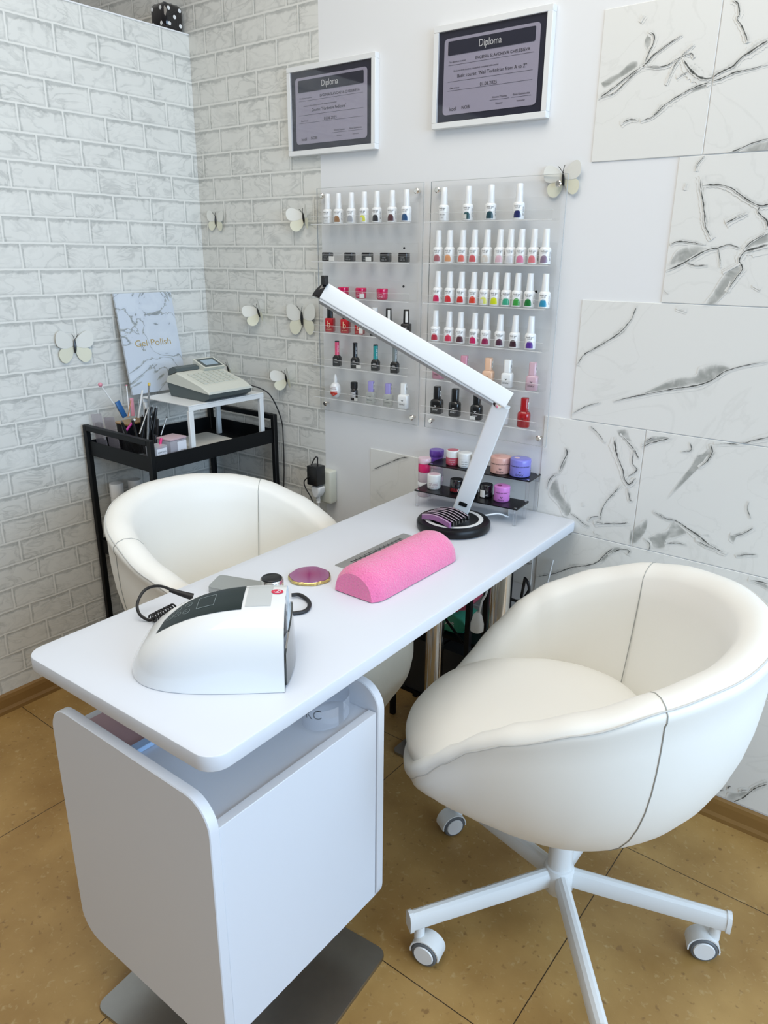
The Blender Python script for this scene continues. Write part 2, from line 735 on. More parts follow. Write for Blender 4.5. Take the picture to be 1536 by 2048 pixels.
M_CHR = mat('chrome', (0.80, 0.77, 0.72), 0.16, metal=1.0, noise=(3, 0.01))
M_STEEL = mat('brushed_steel', (0.40, 0.39, 0.37), 0.32, metal=1.0, noise=(40, 0.05))
M_ALU = mat('aluminium_grille', (0.50, 0.51, 0.50), 0.42, metal=0.7, noise=(60, 0.05))
M_CLR = clear_mat('clear_acrylic', (0.986, 0.987, 0.986), 0.05)
M_CLR2 = clear_mat('clear_acrylic_edge', (0.95, 0.95, 0.95), 0.12, 0.45, (0.85, 0.86, 0.86))
M_GLS = clear_mat('clear_glass', (0.97, 0.97, 0.975), 0.22)
M_PINKT = None


def towel_mat(name, col):
    m = mat(name, col, 0.95, spec=0.1, sheen=0.6, noise=(22, 0.06), bump=(260, 1.0, 0.004))
    return m


M_TOWEL = towel_mat('pink_towelling', (0.90, 0.20, 0.42))

# ------------------------------------------------------------------ room shell
bm = BM()
add_box(bm, (LX - 2.5, -3.0, -0.05), (3.0, D + 0.15, 0.0))
struct('floor', bm, floor_mat())

WALLMATS = [brick_paper('x'), M_WALL]
bm = BM()
add_box(bm, (LX - 1.6, D, 0), (-1.672, D + 0.12, 2.95), mi=0)
add_box(bm, (-1.672, D, 0), (3.0, D + 0.12, 2.95), mi=1)
wall_back = struct('wall_back', bm, WALLMATS)
bm = BM()
PT = 2.112
add_box(bm, (LX - 0.16, -1.0, 0), (LX, D - 0.0005, PT), mi=0)
wall_left = struct('wall_left', bm, [brick_paper('y')])
# thin pale top face of the partition
bm = BM()
add_box(bm, (LX - 0.162, -1.0, PT), (LX + 0.001, D - 0.0006, PT + 0.004))
struct('trim_1', bm, M_WALL)

def skirting(name, pts):
    """pts = outline (away from wall, height) run along one axis"""
    prof = [(0, 0), (0.013, 0), (0.013, 0.012), (0.009, 0.022), (0.009, 0.050), (0.007, 0.062), (0.002, 0.068), (0, 0.068)]
    b_ = BM()
    if name == 'baseboard_back':
        add_prism(b_, [(D - a, h) for a, h in prof], 'x', LX, 3.0)
    else:
        add_prism(b_, [(LX + a, h) for a, h in prof], 'y', -1.0, D - 0.0135)
    return struct(name, b_, M_BASEB)


skirting('baseboard_back', None)
skirting('baseboard_left', None)

# marble effect tiles stuck on the back wall, veins printed on each
Z6 = 2.3816
def z6(p): return (1080 + p[0] / Z6, p[1] / Z6)
def z7(p): return (1000 + p[0] / 2.866, 820 + p[1] / 2.866)
def z8(p): return (1340 + p[0] / 7.837, 1500 + p[1] / 7.837)
def z9(p): return (720 + p[0] / 3.339, 860 + p[1] / 3.339)
def z3(p): return (1020 + p[0] / 7.68, 980 + p[1] / 7.68)


TILES = [(-0.800, -0.545, 1.645, 1.957), (-0.543, 0.065, 1.645, 1.957), (-0.543, 0.065, 1.959, 2.27),
         (-0.593, 0.015, 1.331, 1.643), (-0.790, -0.182, 1.025, 1.329), (-0.180, 0.428, 1.025, 1.329),
         (-0.866, -0.591, 0.712, 1.023), (-0.589, 0.019, 0.712, 1.023), (0.021, 0.60, 0.712, 1.023),
         (-1.472, -0.868, 0.516, 0.834), (-0.855, -0.247, 0.399, 0.710), (-0.245, 0.363, 0.399, 0.710),
         (-1.180, -0.572, 0.0735, 0.397), (-0.570, 0.038, 0.0735, 0.397), (0.040, 0.60, 0.0735, 0.397)]
VE = []   # (converter, [(x, y, width)...])
VE += [(z6, v) for v in [
    [(278, 470, 7), (330, 435, 4), (400, 380, 3), (460, 335, 4), (500, 310, 5), (540, 265, 3), (600, 220, 2), (680, 165, 1)],
    [(300, 462, 3), (360, 440, 2), (430, 370, 2), (490, 318, 2)],
    [(500, 300, 3), (520, 250, 2), (540, 210, 3), (545, 170, 4), (520, 150, 3)],
    [(480, 108, 4), (500, 75, 3)],
    [(500, 312, 2), (560, 320, 2), (610, 310, 2), (640, 290, 3), (670, 275, 3), (720, 255, 2), (735, 275, 1)],
    [(680, 275, 3), (700, 310, 6), (730, 345, 9), (770, 372, 9), (815, 372, 8), (860, 345, 7), (920, 315, 6), (960, 275, 3), (1000, 250, 8), (1050, 215, 7), (1110, 180, 6)],
    [(720, 320, 2), (745, 350, 3), (790, 380, 3), (740, 360, 2)],
    [(650, 372, 3), (700, 345, 2), (720, 330, 2)],
    [(815, 390, 3), (760, 408, 3), (700, 435, 3), (640, 470, 4), (590, 505, 6), (560, 535, 3), (530, 560, 2), (480, 575, 2)],
    [(385, 592, 4), (430, 569, 3), (470, 572, 2)],
    [(1110, 300, 2), (1000, 330, 2), (930, 345, 4), (870, 372, 4), (815, 390, 3)],
    [(600, 405, 1), (650, 300, 2), (735, 210, 1)],
    [(920, 0, 3), (945, 20, 3), (950, 70, 4), (940, 90, 3), (965, 130, 3), (985, 180, 4), (988, 205, 3)],
    [(895, 730, 4), (960, 705, 4), (1020, 680, 3), (1110, 655, 3)],
    [(785, 742, 2), (750, 785, 3), (745, 815, 2)], [(700, 870, 2), (690, 905, 2)],
    [(768, 840, 7), (768, 900, 5), (778, 960, 5), (785, 1020, 5), (790, 1080, 4), (820, 1140, 4)],
    [(775, 878, 3), (850, 880, 3), (910, 895, 4), (960, 930, 4), (1010, 965, 3), (1060, 980, 4), (1110, 965, 4)],
    [(885, 1065, 6), (930, 1040, 4), (990, 1015, 3)],
    [(1050, 980, 3), (1040, 1010, 4), (1080, 1050, 5), (1086, 1090, 4)],
    [(600, 1290, 8), (680, 1255, 6), (740, 1220, 7), (800, 1190, 6), (850, 1180, 3), (900, 1165, 2), (950, 1180, 1)],
    [(620, 1165, 3), (660, 1150, 3), (720, 1155, 3), (790, 1165, 2)],
    [(1110, 1160, 10), (1020, 1185, 10), (975, 1200, 6), (950, 1240, 5), (965, 1280, 4), (930, 1330, 3), (890, 1390, 2)],
    [(1090, 1105, 3), (1010, 1150, 4), (970, 1190, 3)], [(870, 1300, 2), (955, 1255, 3)],
    [(850, 1180, 3), (858, 1240, 3), (860, 1275, 1)], [(590, 1375, 3), (612, 1398, 1)],
    [(700, 1250, 1), (740, 1265, 2), (800, 1262, 1)], [(1010, 1360, 1), (1050, 1380, 2)],
    [(465, 1450, 2), (435, 1520, 4), (390, 1575, 8), (345, 1610, 6), (270, 1655, 3), (210, 1690, 4), (178, 1738, 7)],
    [(350, 1912, 3), (440, 1890, 4), (520, 1875, 4), (640, 1852, 5), (750, 1835, 6), (820, 1810, 4), (880, 1770, 3), (960, 1745, 2), (1110, 1715, 2)],
    [(150, 1972, 2), (220, 1935, 3), (290, 1915, 1)], [(650, 1468, 2), (700, 1482, 3)]]]
VE += [(z7, v) for v in [
    [(345, 345, 5), (360, 300, 7), (385, 250, 9), (378, 215, 4)], [(270, 450, 5), (290, 390, 5), (340, 360, 4)],
    [(370, 430, 4), (380, 520, 6)], [(400, 590, 3), (440, 615, 3), (480, 650, 5), (515, 667, 3)],
    [(520, 92, 5), (560, 130, 3), (605, 185, 2)],
    [(660, 155, 7), (662, 210, 12), (680, 280, 7), (705, 340, 7), (712, 385, 5), (740, 425, 6), (780, 390, 3)],
    [(690, 135, 4), (730, 180, 6), (765, 220, 10), (785, 258, 5), (797, 278, 3)],
    [(700, 425, 4), (640, 490, 4), (600, 540, 4), (578, 600, 3), (575, 640, 2)], [(720, 390, 3), (785, 345, 3), (760, 300, 3), (770, 220, 3)],
    [(735, 450, 4), (745, 510, 4), (760, 522, 3)], [(540, 650, 7), (620, 650, 4), (700, 650, 4), (742, 643, 5)],
    [(505, 635, 2), (530, 612, 2), (578, 608, 2)],
    [(210, 955, 8), (300, 940, 5), (360, 920, 8), (420, 900, 10), (500, 890, 5), (560, 870, 6), (600, 830, 5), (650, 790, 8)],
    [(620, 830, 3), (690, 798, 6), (740, 805, 5), (730, 830, 5)],
    [(812, 212, 8), (860, 190, 6), (920, 175, 6), (985, 158, 4)], [(815, 200, 2), (860, 165, 3), (900, 158, 2)],
    [(1205, 195, 8), (1218, 240, 5), (1190, 290, 4), (1140, 330, 2)],
    [(1228, 193, 3), (1380, 192, 3), (1450, 175, 4), (1560, 150, 9)],
    [(880, 580, 3), (950, 620, 3), (1010, 635, 3), (1080, 680, 6), (1140, 720, 10), (1200, 770, 7), (1300, 825, 6)],
    [(1120, 740, 2), (1180, 775, 4), (1280, 815, 3)],
    [(950, 765, 5), (1000, 762, 4), (1070, 772, 2)], [(1430, 520, 2), (1420, 570, 3), (1440, 620, 2)],
    [(1320, 712, 3), (1385, 712, 4), (1460, 670, 3)], [(830, 735, 3), (860, 770, 3), (850, 815, 3)],
    [(1350, 838, 2), (1410, 828, 4), (1480, 828, 2)], [(1200, 715, 2), (1150, 712, 2)],
    [(1425, 972, 4), (1500, 985, 8), (1545, 1000, 12)], [(1040, 90 + 150, 2), (1095, 230, 3), (1090, 185, 3)],
    [(475, 530, 3), (480, 550, 4)], [(540, 702, 3), (580, 715, 4)]]]
VE += [(z8, [(960, 822, 8), (1070, 780, 14), (1160, 735, 16), (1250, 660, 16), (1330, 600, 18), (1430, 560, 26), (1560, 520, 30)]),
       (z8, [(720, 630, 12), (790, 635, 18), (860, 620, 10)]), (z8, [(905, 630, 20), (915, 580, 12), (960, 562, 12)]),
       (z8, [(1090, 650, 12), (1150, 625, 14), (1240, 632, 5)]),
       (z9, [(85, 265, 9), (130, 245, 7), (180, 225, 5), (240, 200, 10), (290, 185, 8), (328, 182, 5)]),
       (z9, [(180, 212, 3), (250, 195, 5), (300, 183, 3)]), (z9, [(110, 400, 2), (155, 450, 2)]),
       (z3, [(215, 1115, 14), (290, 1130, 18), (370, 1125, 12)]),
       (z3, [(1290, 512, 14), (1370, 498, 12), (1450, 515, 12)])]
SM = [(z6, p) for p in [
    [(290, 395), (330, 370), (380, 345), (430, 298), (468, 292), (470, 312), (430, 340), (360, 385), (310, 415)],
    [(500, 190), (515, 165), (550, 150), (548, 205), (525, 240), (500, 215)],
    [(690, 300), (735, 300), (790, 350), (830, 350), (800, 395), (755, 385), (715, 350)],
    [(560, 535), (600, 490), (700, 430), (800, 395), (830, 400), (700, 450), (620, 500), (570, 545)],
    [(945, 725), (1010, 690), (1110, 662), (1110, 715)],
    [(615, 1262), (650, 1200), (720, 1175), (810, 1180), (760, 1215), (690, 1245), (640, 1262)],
    [(935, 1262), (965, 1280), (930, 1340), (880, 1400), (830, 1455), (785, 1450), (830, 1390), (880, 1310)],
    [(975, 1180), (1020, 1140), (1080, 1100), (1110, 1100), (1110, 1150), (1020, 1170), (980, 1195)],
    [(910, 890), (960, 915), (1000, 955), (985, 960), (930, 925), (900, 905)],
    [(480, 1880), (560, 1840), (640, 1805), (740, 1790), (765, 1755), (850, 1738), (925, 1755), (860, 1792), (800, 1822), (740, 1832), (640, 1850), (540, 1868)]]]
SM += [(z7, p) for p in [
    [(300, 420), (328, 400), (345, 470), (372, 520), (402, 545), (405, 590), (385, 607), (360, 595), (335, 540), (285, 480)],
    [(335, 350), (365, 290), (390, 235), (392, 260), (370, 320), (345, 360)],
    [(662, 110), (730, 115), (745, 160), (780, 205), (778, 235), (740, 215), (700, 170)],
    [(815, 200), (845, 160), (900, 150), (985, 157), (920, 175), (850, 190)],
    [(1130, 258), (1165, 250), (1198, 222), (1215, 250), (1180, 290), (1120, 350), (1050, 415), (980, 490), (1020, 420), (1090, 330)],
    [(840, 738), (900, 710), (955, 695), (985, 650), (1020, 650), (1075, 705), (1020, 722), (950, 745), (945, 782), (885, 788)],
    [(748, 690), (800, 655), (842, 635), (838, 690), (800, 742), (745, 770)],
    [(1310, 720), (1380, 700), (1350, 735), (1340, 765), (1320, 745)],
    [(1445, 985), (1510, 985), (1545, 1005), (1545, 1035), (1500, 1010)],
    [(560, 875), (620, 815), (660, 785), (720, 795), (680, 800), (630, 830), (590, 870)]]]
SM += [(z8, [(870, 770), (905, 690), (960, 670), (1050, 675), (1130, 650), (1230, 640), (1180, 700), (1080, 755), (980, 800)]),
       (z3, [(850, 665), (940, 610), (950, 690), (900, 688)])]


def wpt(cv, p):
    q = px(*cv(p), y=D - 0.003)
    return (q.x, q.z)


def overlay_mat(name, col, nscale, lo, hi, amp):
    """printed marking: marble ground mixed with the marking colour by a soft mask stored on the mesh"""
    m = marble_mat()
    m.name = name
    nt = m.node_tree
    b = nt.nodes['Principled BSDF']
    base = b.inputs['Base Color'].links[0].from_socket
    at = nt.nodes.new('ShaderNodeAttribute')
    at.attribute_name = 'mask'
    geo = nt.nodes.new('ShaderNodeNewGeometry')
    nz = nt.nodes.new('ShaderNodeTexNoise')
    nz.inputs['Scale'].default_value = nscale
    nz.inputs['Detail'].default_value = 6
    nz.inputs['Distortion'].default_value = 0.8
    nt.links.new(geo.outputs['Position'], nz.inputs['Vector'])
    ad = nt.nodes.new('ShaderNodeMath')
    ad.operation = 'MULTIPLY_ADD'
    nt.links.new(nz.outputs['Fac'], ad.inputs[0])
    ad.inputs[1].default_value = amp
    ad.inputs[2].default_value = -amp / 2
    a2 = nt.nodes.new('ShaderNodeMath')
    a2.operation = 'ADD'
    nt.links.new(ad.outputs[0], a2.inputs[0])
    nt.links.new(at.outputs['Fac'], a2.inputs[1])
    mr = nt.nodes.new('ShaderNodeMapRange')
    mr.interpolation_type = 'SMOOTHSTEP'
    mr.inputs['From Min'].default_value = lo
    mr.inputs['From Max'].default_value = hi
    nt.links.new(a2.outputs[0], mr.inputs['Value'])
    gate = nt.nodes.new('ShaderNodeMath')      # nothing where the mask itself is nil
    gate.operation = 'MULTIPLY'
    g2 = nt.nodes.new('ShaderNodeMapRange')
    g2.inputs['From Max'].default_value = 0.25
    nt.links.new(at.outputs['Fac'], g2.inputs['Value'])
    nt.links.new(mr.outputs[0], gate.inputs[0])
    nt.links.new(g2.outputs[0], gate.inputs[1])
    mx = nt.nodes.new('ShaderNodeMixRGB')
    nt.links.new(gate.outputs[0], mx.inputs[0])
    nt.links.new(base, mx.inputs[1])
    mx.inputs[2].default_value = (*col, 1)
    nt.links.new(mx.outputs[0], b.inputs['Base Color'])
    return m


M_VEIN = overlay_mat('marble_vein', (0.075, 0.08, 0.075), 55, 0.15, 0.95, 1.5)
M_SMUDGE = overlay_mat('marble_smudge', (0.31, 0.32, 0.30), 30, 0.0, 1.35, 2.0)
rng = random.Random(3)
RIB = []            # (list of cross-sections [(x, z, mask)...])
for cv, v in VE:
    sc = {z6: Z6, z7: 2.866, z8: 7.837, z9: 3.339, z3: 7.68}[cv]
    P3 = []
    v = [tuple(v[0])] + [tuple(p) for p in v[1:]]
    dense = smooth_path([(p[0], p[1], p[2]) for p in v], 7)
    for p in dense:
        j = 0.9 * sc / 2.4
        P3.append((p.x + rng.uniform(-j, j), p.y + rng.uniform(-j, j), max(1.0, p.z) * rng.uniform(0.6, 1.2)))
    W = [wpt(cv, (p[0], p[1])) + (max(0.0006, p[2] / sc * 0.00138),) for p in P3]
    for mi_, wf, wadd, pk in ((2, 1.5, 0.0022, 0.55), (1, 0.42, 0.0007, 1.0)):
        secs_ = []
        for i, p in enumerate(W):
            a = W[max(0, i - 2)]
            c = W[min(len(W) - 1, i + 2)]
            tx, tz = c[0] - a[0], c[1] - a[1]
            l = math.hypot(tx, tz) or 1
            h = p[2] * wf + wadd
            e_ = min(i, len(W) - 1 - i)
            k_ = pk * (1.0 if e_ > 3 else 0.30 + 0.17 * e_)
            secs_.append([(p[0] - tz / l * h * q, p[1] + tx / l * h * q, m_ * k_) for q, m_ in ((-1.5, 0), (-.5, .70), (0, 1.0), (.5, .70), (1.5, 0))])
        RIB.append((mi_, secs_))
for cv, p in SM:
    n = len(p)
    up = [p[i] for i in range(0, n // 2 + 1)]
    dn = [p[0]] + [p[n - i] for i in range(1, n // 2 + 1)]
    if len(dn) < len(up):
        dn.append(up[-1])
    up = smooth_path([(a, b, 0) for a, b in up], 4)
    dn = smooth_path([(a, b, 0) for a, b in dn], 4)
    m_ = min(len(up), len(dn))
    secs_ = []
    for i in range(m_):
        a, b = up[i], dn[i]
        w0, w1 = wpt(cv, (a.x, a.y)), wpt(cv, (b.x, b.y))
        k_ = 1.0 if 1 < i < m_ - 2 else (0.7 if i in (1, m_ - 2) else 0.0)
        secs_.append([(w0[0] + (w1[0] - w0[0]) * q, w0[1] + (w1[1] - w0[1]) * q, z_ * k_) for q, z_ in ((-.12, 0), (.08, .62), (.3, .95), (.7, 1.0), (.92, .75), (1.10, 0))])
    RIB.append((2, secs_))
for (x0, x1, z0, z1) in TILES:
    bm = BM()
    lay = bm.verts.layers.float.new('mask')
    RIB_N = 0
    for (mi, secs_) in RIB:
        xs = [q[0] for s_ in secs_ for q in s_]
        zs = [q[1] for s_ in secs_ for q in s_]
        if max(xs) < x0 or min(xs) > x1 or max(zs) < z0 or min(zs) > z1:
            continue
        off = 0.0002 if mi == 2 else 0.0012
        rows = []
        off += (RIB_N % 12) * 0.00006
        RIB_N += 1
        for si_, s_ in enumerate(secs_):
            r = []
            for q in s_:
                vv = bm.verts.new((q[0], D - 0.003 - off - si_ * 0.000008, q[1]))
                vv[lay] = q[2]
                r.append(vv)
            rows.append(r)
        for a, b in zip(rows, rows[1:]):
            for k in range(len(a) - 1):
                f = bm.faces.new((a[k], a[k + 1], b[k + 1], b[k]))
                f.material_index = mi
    for co, no in (((x0 + .001, 0, 0), (-1, 0, 0)), ((x1 - .001, 0, 0), (1, 0, 0)), ((0, 0, z0 + .001), (0, 0, -1)), ((0, 0, z1 - .001), (0, 0, 1))):
        if bm.verts:
            bmesh.ops.bisect_plane(bm, geom=list(bm.verts) + list(bm.edges) + list(bm.faces), plane_co=co, plane_no=no, clear_outer=True)
    add_box(bm, (x0, D - 0.003, z0), (x1, D + 0.0005, z1), 0.0008, 1, 0)
    o = obj('marble_tile', bm, [M_MARB, M_VEIN, M_SMUDGE], wall_back, smooth=False)

# ------------------------------------------------------------------ manicure desk
TROT = math.radians(1.0)
desk = thing('manicure_desk', 'white manicure desk with floating cupboard on a steel plate and chrome legs by the wall', 'desk', (-0.974, 0.54, 0), TROT)
# local frame: x across (-.25..+.25), y along (0..1.296)
bm = BM()
TW, TL = 0.252, 1.293
out = rrect(-TW, 0.0, TW, TL, [0.035, 0.035, 0.02, 0.02], 8)
secs = []
for z, ins in ((0.722, 0.002), (0.7235, 0.0005), (0.725, 0), (0.747, 0), (0.7492, 0.0008), (0.75, 0.0028)):
    secs.append([(p[0] * (1 - ins / TW), 0.646 + (p[1] - 0.646) * (1 - ins / 0.646), z) for p in out])
add_loft(bm, secs)
obj('desk_top', bm, M_LAM, desk)
# cupboard, built in room coordinates
CX0, CX1, CY0, CY1 = -1.161, -0.729, 0.537, 0.957
ZB, ZT = 0.148, 0.672
for (ya, yb) in ((CY0, CY0 + 0.019), (CY1 - 0.019, CY1)):
    bm = BM()
    o2 = rrect(CX0, ZB, CX1, ZT, 0.052, 8)
    ss = []
    for y, ins in ((ya, 0.0015), (ya + 0.0015, 0), (yb - 0.0015, 0), (yb, 0.0015)):
        cx_, cz_ = (CX0 + CX1) / 2, (ZB + ZT) / 2
        ss.append([(cx_ + (p[0] - cx_) * (1 - ins / 0.21), y, cz_ + (p[1] - cz_) * (1 - ins / 0.26)) for p in o2])
    add_loft(bm, ss)
    obj('side_panel', bm, M_LAM, desk, world=True, angle=25)
bm = BM()
add_box(bm, (CX1 - 0.022, CY0 + 0.0205, ZB + 0.030), (CX1 - 0.004, CY1 - 0.0205, ZT - 0.052), 0.001, 1)
obj('cupboard_door', bm, M_LAM, desk, world=True)
bm = BM()
add_box(bm, (CX0 + 0.004, CY0 + 0.0192, ZT - 0.075), (CX1 - 0.023, CY1 - 0.0192, ZT - 0.057), 0.0005, 1)
obj('niche_shelf', bm, M_LAM, desk, world=True)
bm = BM()
add_box(bm, (CX0 + 0.004, CY0 + 0.0192, ZB + 0.03), (CX0 + 0.02, CY1 - 0.0192, ZT - 0.0755))
add_box(bm, (CX0 + 0.02, CY0 + 0.0192, ZB + 0.03), (CX1 - 0.0225, CY1 - 0.0192, ZB + 0.048))
obj('carcass', bm, M_LAM, desk, world=True)
for dx, dy in ((-0.09, 0.07), (0.0, 0.07), (-0.09, -0.07)):
    bm = BM()
    add_lathe(bm, [(0.011, 0.6158), (0.011, 0.7215)], (-0.99 + dx, 0.74 + dy, 0), 16)
    obj('standoff', bm, M_CHR, desk, world=True)
# flat things lying in the niche
bm = BM()
add_box(bm, (-1.135, 0.560, 0.6156), (-1.003, 0.86, 0.6192), 0.0008, 1)
o = obj('pink_folder', bm, mat('dusty_rose_card', (0.52, 0.33, 0.35), 0.5), smooth=False)
tag(o, 'dusty pink folder lying in the open niche of the desk', 'folder')
bm = BM()
add_box(bm, (-1.001, 0.560, 0.6156), (-0.981, 0.84, 0.6250), 0.001, 1)
o = obj('blue_case', bm, mat('pale_blue_plastic', (0.42, 0.60, 0.86), 0.3), smooth=False)
tag(o, 'narrow pale blue case beside the pink folder in the desk niche', 'case')
bm = BM()
add_lathe(bm, [(0.038, 0.009), (0.038, ZB + 0.0295)], (-0.93, 0.75, 0), 32)
obj('column', bm, M_CHR, desk, world=True)
bm = BM()
o2 = rrect(-0.212, -0.212, 0.212, 0.212, 0.022, 6)
add_loft(bm, [[(p[0], p[1], 0.0) for p in o2], [(p[0], p[1], 0.0065) for p in o2], [(p[0] * .996, p[1] * .996, 0.0085) for p in o2]])
bmesh.ops.rotate(bm, verts=bm.verts, cent=(0, 0, 0), matrix=Matrix.Rotation(math.radians(5.0), 3, 'Z'))
bmesh.ops.translate(bm, verts=bm.verts, vec=(-0.912, 0.735, 0))
obj('base_plate', bm, M_STEEL, desk, world=True)
for (lx, ly) in ((-0.850, 1.62), (-1.052, 1.62)):
    bm = BM()
    add_lathe(bm, [(0.031, 0.009), (0.031, 0.012), (0.027, 0.013), (0.027, 0.7215)], (lx, ly, 0), 32)
    obj('leg', bm, M_CHR, desk, world=True)
bm = BM()
o2 = rrect(-1.13, 1.52, -0.77, 1.72, 0.02, 5)
add_loft(bm, [[(p[0], p[1], 0.0) for p in o2], [(p[0], p[1], 0.0085) for p in o2]])
obj('foot_plate', bm, M_STEEL, desk, world=True)
# dust extractor grille let into the top
bm = BM()
o2 = rrect(-1.054, 1.185, -0.93, 1.455, 0.003, 2)
add_loft(bm, [[(p[0], p[1], 0.7490) for p in o2], [(p[0], p[1], 0.7508) for p in o2]])
g = obj('extractor_grille', bm, M_ALU, desk, world=True)
bm = BM()
for k in range(24):
    y = 1.225 + k * 0.0083
    add_box(bm, (-1.040, y, 0.7509), (-0.945, y + 0.0036, 0.75105))
obj('grille_slots', bm, M_BPLA, g, world=True)

# dust bag hanging below the extractor
bm = BM()
secs = []
rb = random.Random(5)
for i, (z, w, l, ox) in enumerate(((0.72, 0.055, 0.105, 0), (0.69, 0.060, 0.112, 0), (0.62, 0.064, 0.116, 0.003), (0.54, 0.067, 0.118, 0.006), (0.48, 0.066, 0.118, 0.008), (0.445, 0.060, 0.110, 0.010), (0.43, 0.046, 0.095, 0.010), (0.424, 0.015, 0.05, 0.010))):
    q_ = []
    for k in range(36):
        a = 2 * PI * k / 36
        c, sn = math.cos(a), math.sin(a)
        q = (abs(c) ** 3.2 + abs(sn) ** 3.2) ** (-1 / 3.2)
        rr = q * (1 + 0.025 * math.sin(5 * a + i * 1.1) + rb.uniform(-.006, .006))
        y_ = 1.262 + l * sn * rr
        kz = 1 + max(0, (1.36 - y_)) * 1.6
        q_.append((-1.008 + ox + w * c * rr, y_, 0.7205 - (0.7205 - z) * kz))
    secs.append(q_)
add_loft(bm, secs)
M_BAG = mat('cream_filter_cloth', (0.66, 0.63, 0.54), 0.85, noise=(8, 0.05), bump=(40, 0.4, 0.004))
o = obj('dust_bag', bm, M_BAG)
tag(o, 'cream cloth dust bag hanging under the middle of the white desk', 'bag')

# rolled clear stencil sheet in the niche
bm = BM()
rows = []
cx0, cy0 = -0.800, 0.872
fn_pts = []
for j in range(2):
    rows.append([])
NSEG = 40
def curl(t, h):
    a = t * 2 * PI
    r = 0.040 + 0.004 * t
    return (cx0 + r * 0.9 * math.cos(a) , cy0 + r * 1.25 * math.sin(a), 0.6195 + 0.040 * h + 0.030)
for k in range(NSEG + 1):
    for j in range(2):
        p = curl(k / NSEG * 0.95 + 0.02, j)
        rows[j].append(p)
add_grid(bm, rows)
for v in bm.verts:      # lying cylinder: turn about the roll centre
    d = v.co - Vector((cx0, cy0, 0.66))
    v.co = Vector((cx0 + d.x, cy0 + d.y, 0.6595 + d.z))
M_FOIL = clear_mat('clear_foil', (0.93, 0.94, 0.96), 0.16, 0.18, (0.8, 0.84, 0.92))
bmesh.ops.translate(bm, verts=bm.verts, vec=(0, 0, -0.0285 - 0.0))
o = obj('stencil_sheet', bm, M_FOIL)
tag(o, 'curled clear stencil sheet with black letters in the open niche of the desk', 'sheet')
bm = BM()
def rf(u, v):
    t = (0.80 + u / 0.27)
    a = t * 2 * PI
    r = 0.0405
    return (cx0 + (r + .001) * 0.9 * math.cos(a), cy0 + (r + .001) * 1.25 * math.sin(a), 0.641 + v + 0.010)
add_text(bm, 'KC', rf, 0.026, 0.026)
obj('stencil_letters', bm, M_BPLA, o)

# ------------------------------------------------------------------ swivel tub chairs
def interp(tab, x):
    if x <= tab[0][0]:
        return tab[0][1]
    for (a, va), (b, vb) in zip(tab, tab[1:]):
        if x <= b:
            t = (x - a) / (b - a)
            t = t * t * (3 - 2 * t) * 0.35 + t * 0.65
            return va + (vb - va) * t
    return tab[-1][1]


RIM = [(0, 0.820), (25, 0.815), (50, 0.800), (68, 0.778), (88, 0.738), (107, 0.692), (118, 0.652), (130, 0.590), (142, 0.522), (155, 0.462), (168, 0.436), (180, 0.428)]
SB = 0.292


def shell_R(b):
    return 0.332 + 0.010 * (1 - math.cos(math.radians(b))) / 2


def roll(b):
    """height of the rim roll above the piping line, deeper towards the front lip"""
    k = max(0, min(1, (b - 115) / 50))
    return 0.036 + 0.020 * k * k * (3 - 2 * k)


def outer(b, u):
    """point radius/height on the outer shell, u=0 piping .. 1 bottom"""
    zr = interp(RIM, b)
    zp = zr - roll(b)
    k = (zp - 0.41) / 0.375
    k = max(0, min(1, k))
    p = 1.75 + 0.95 * k
    q = 1.6 + 0.1 * k
    uu = u
    return shell_R(b) * max(0.0, 1 - uu ** p) ** (1 / q), zp - (zp - SB) * uu


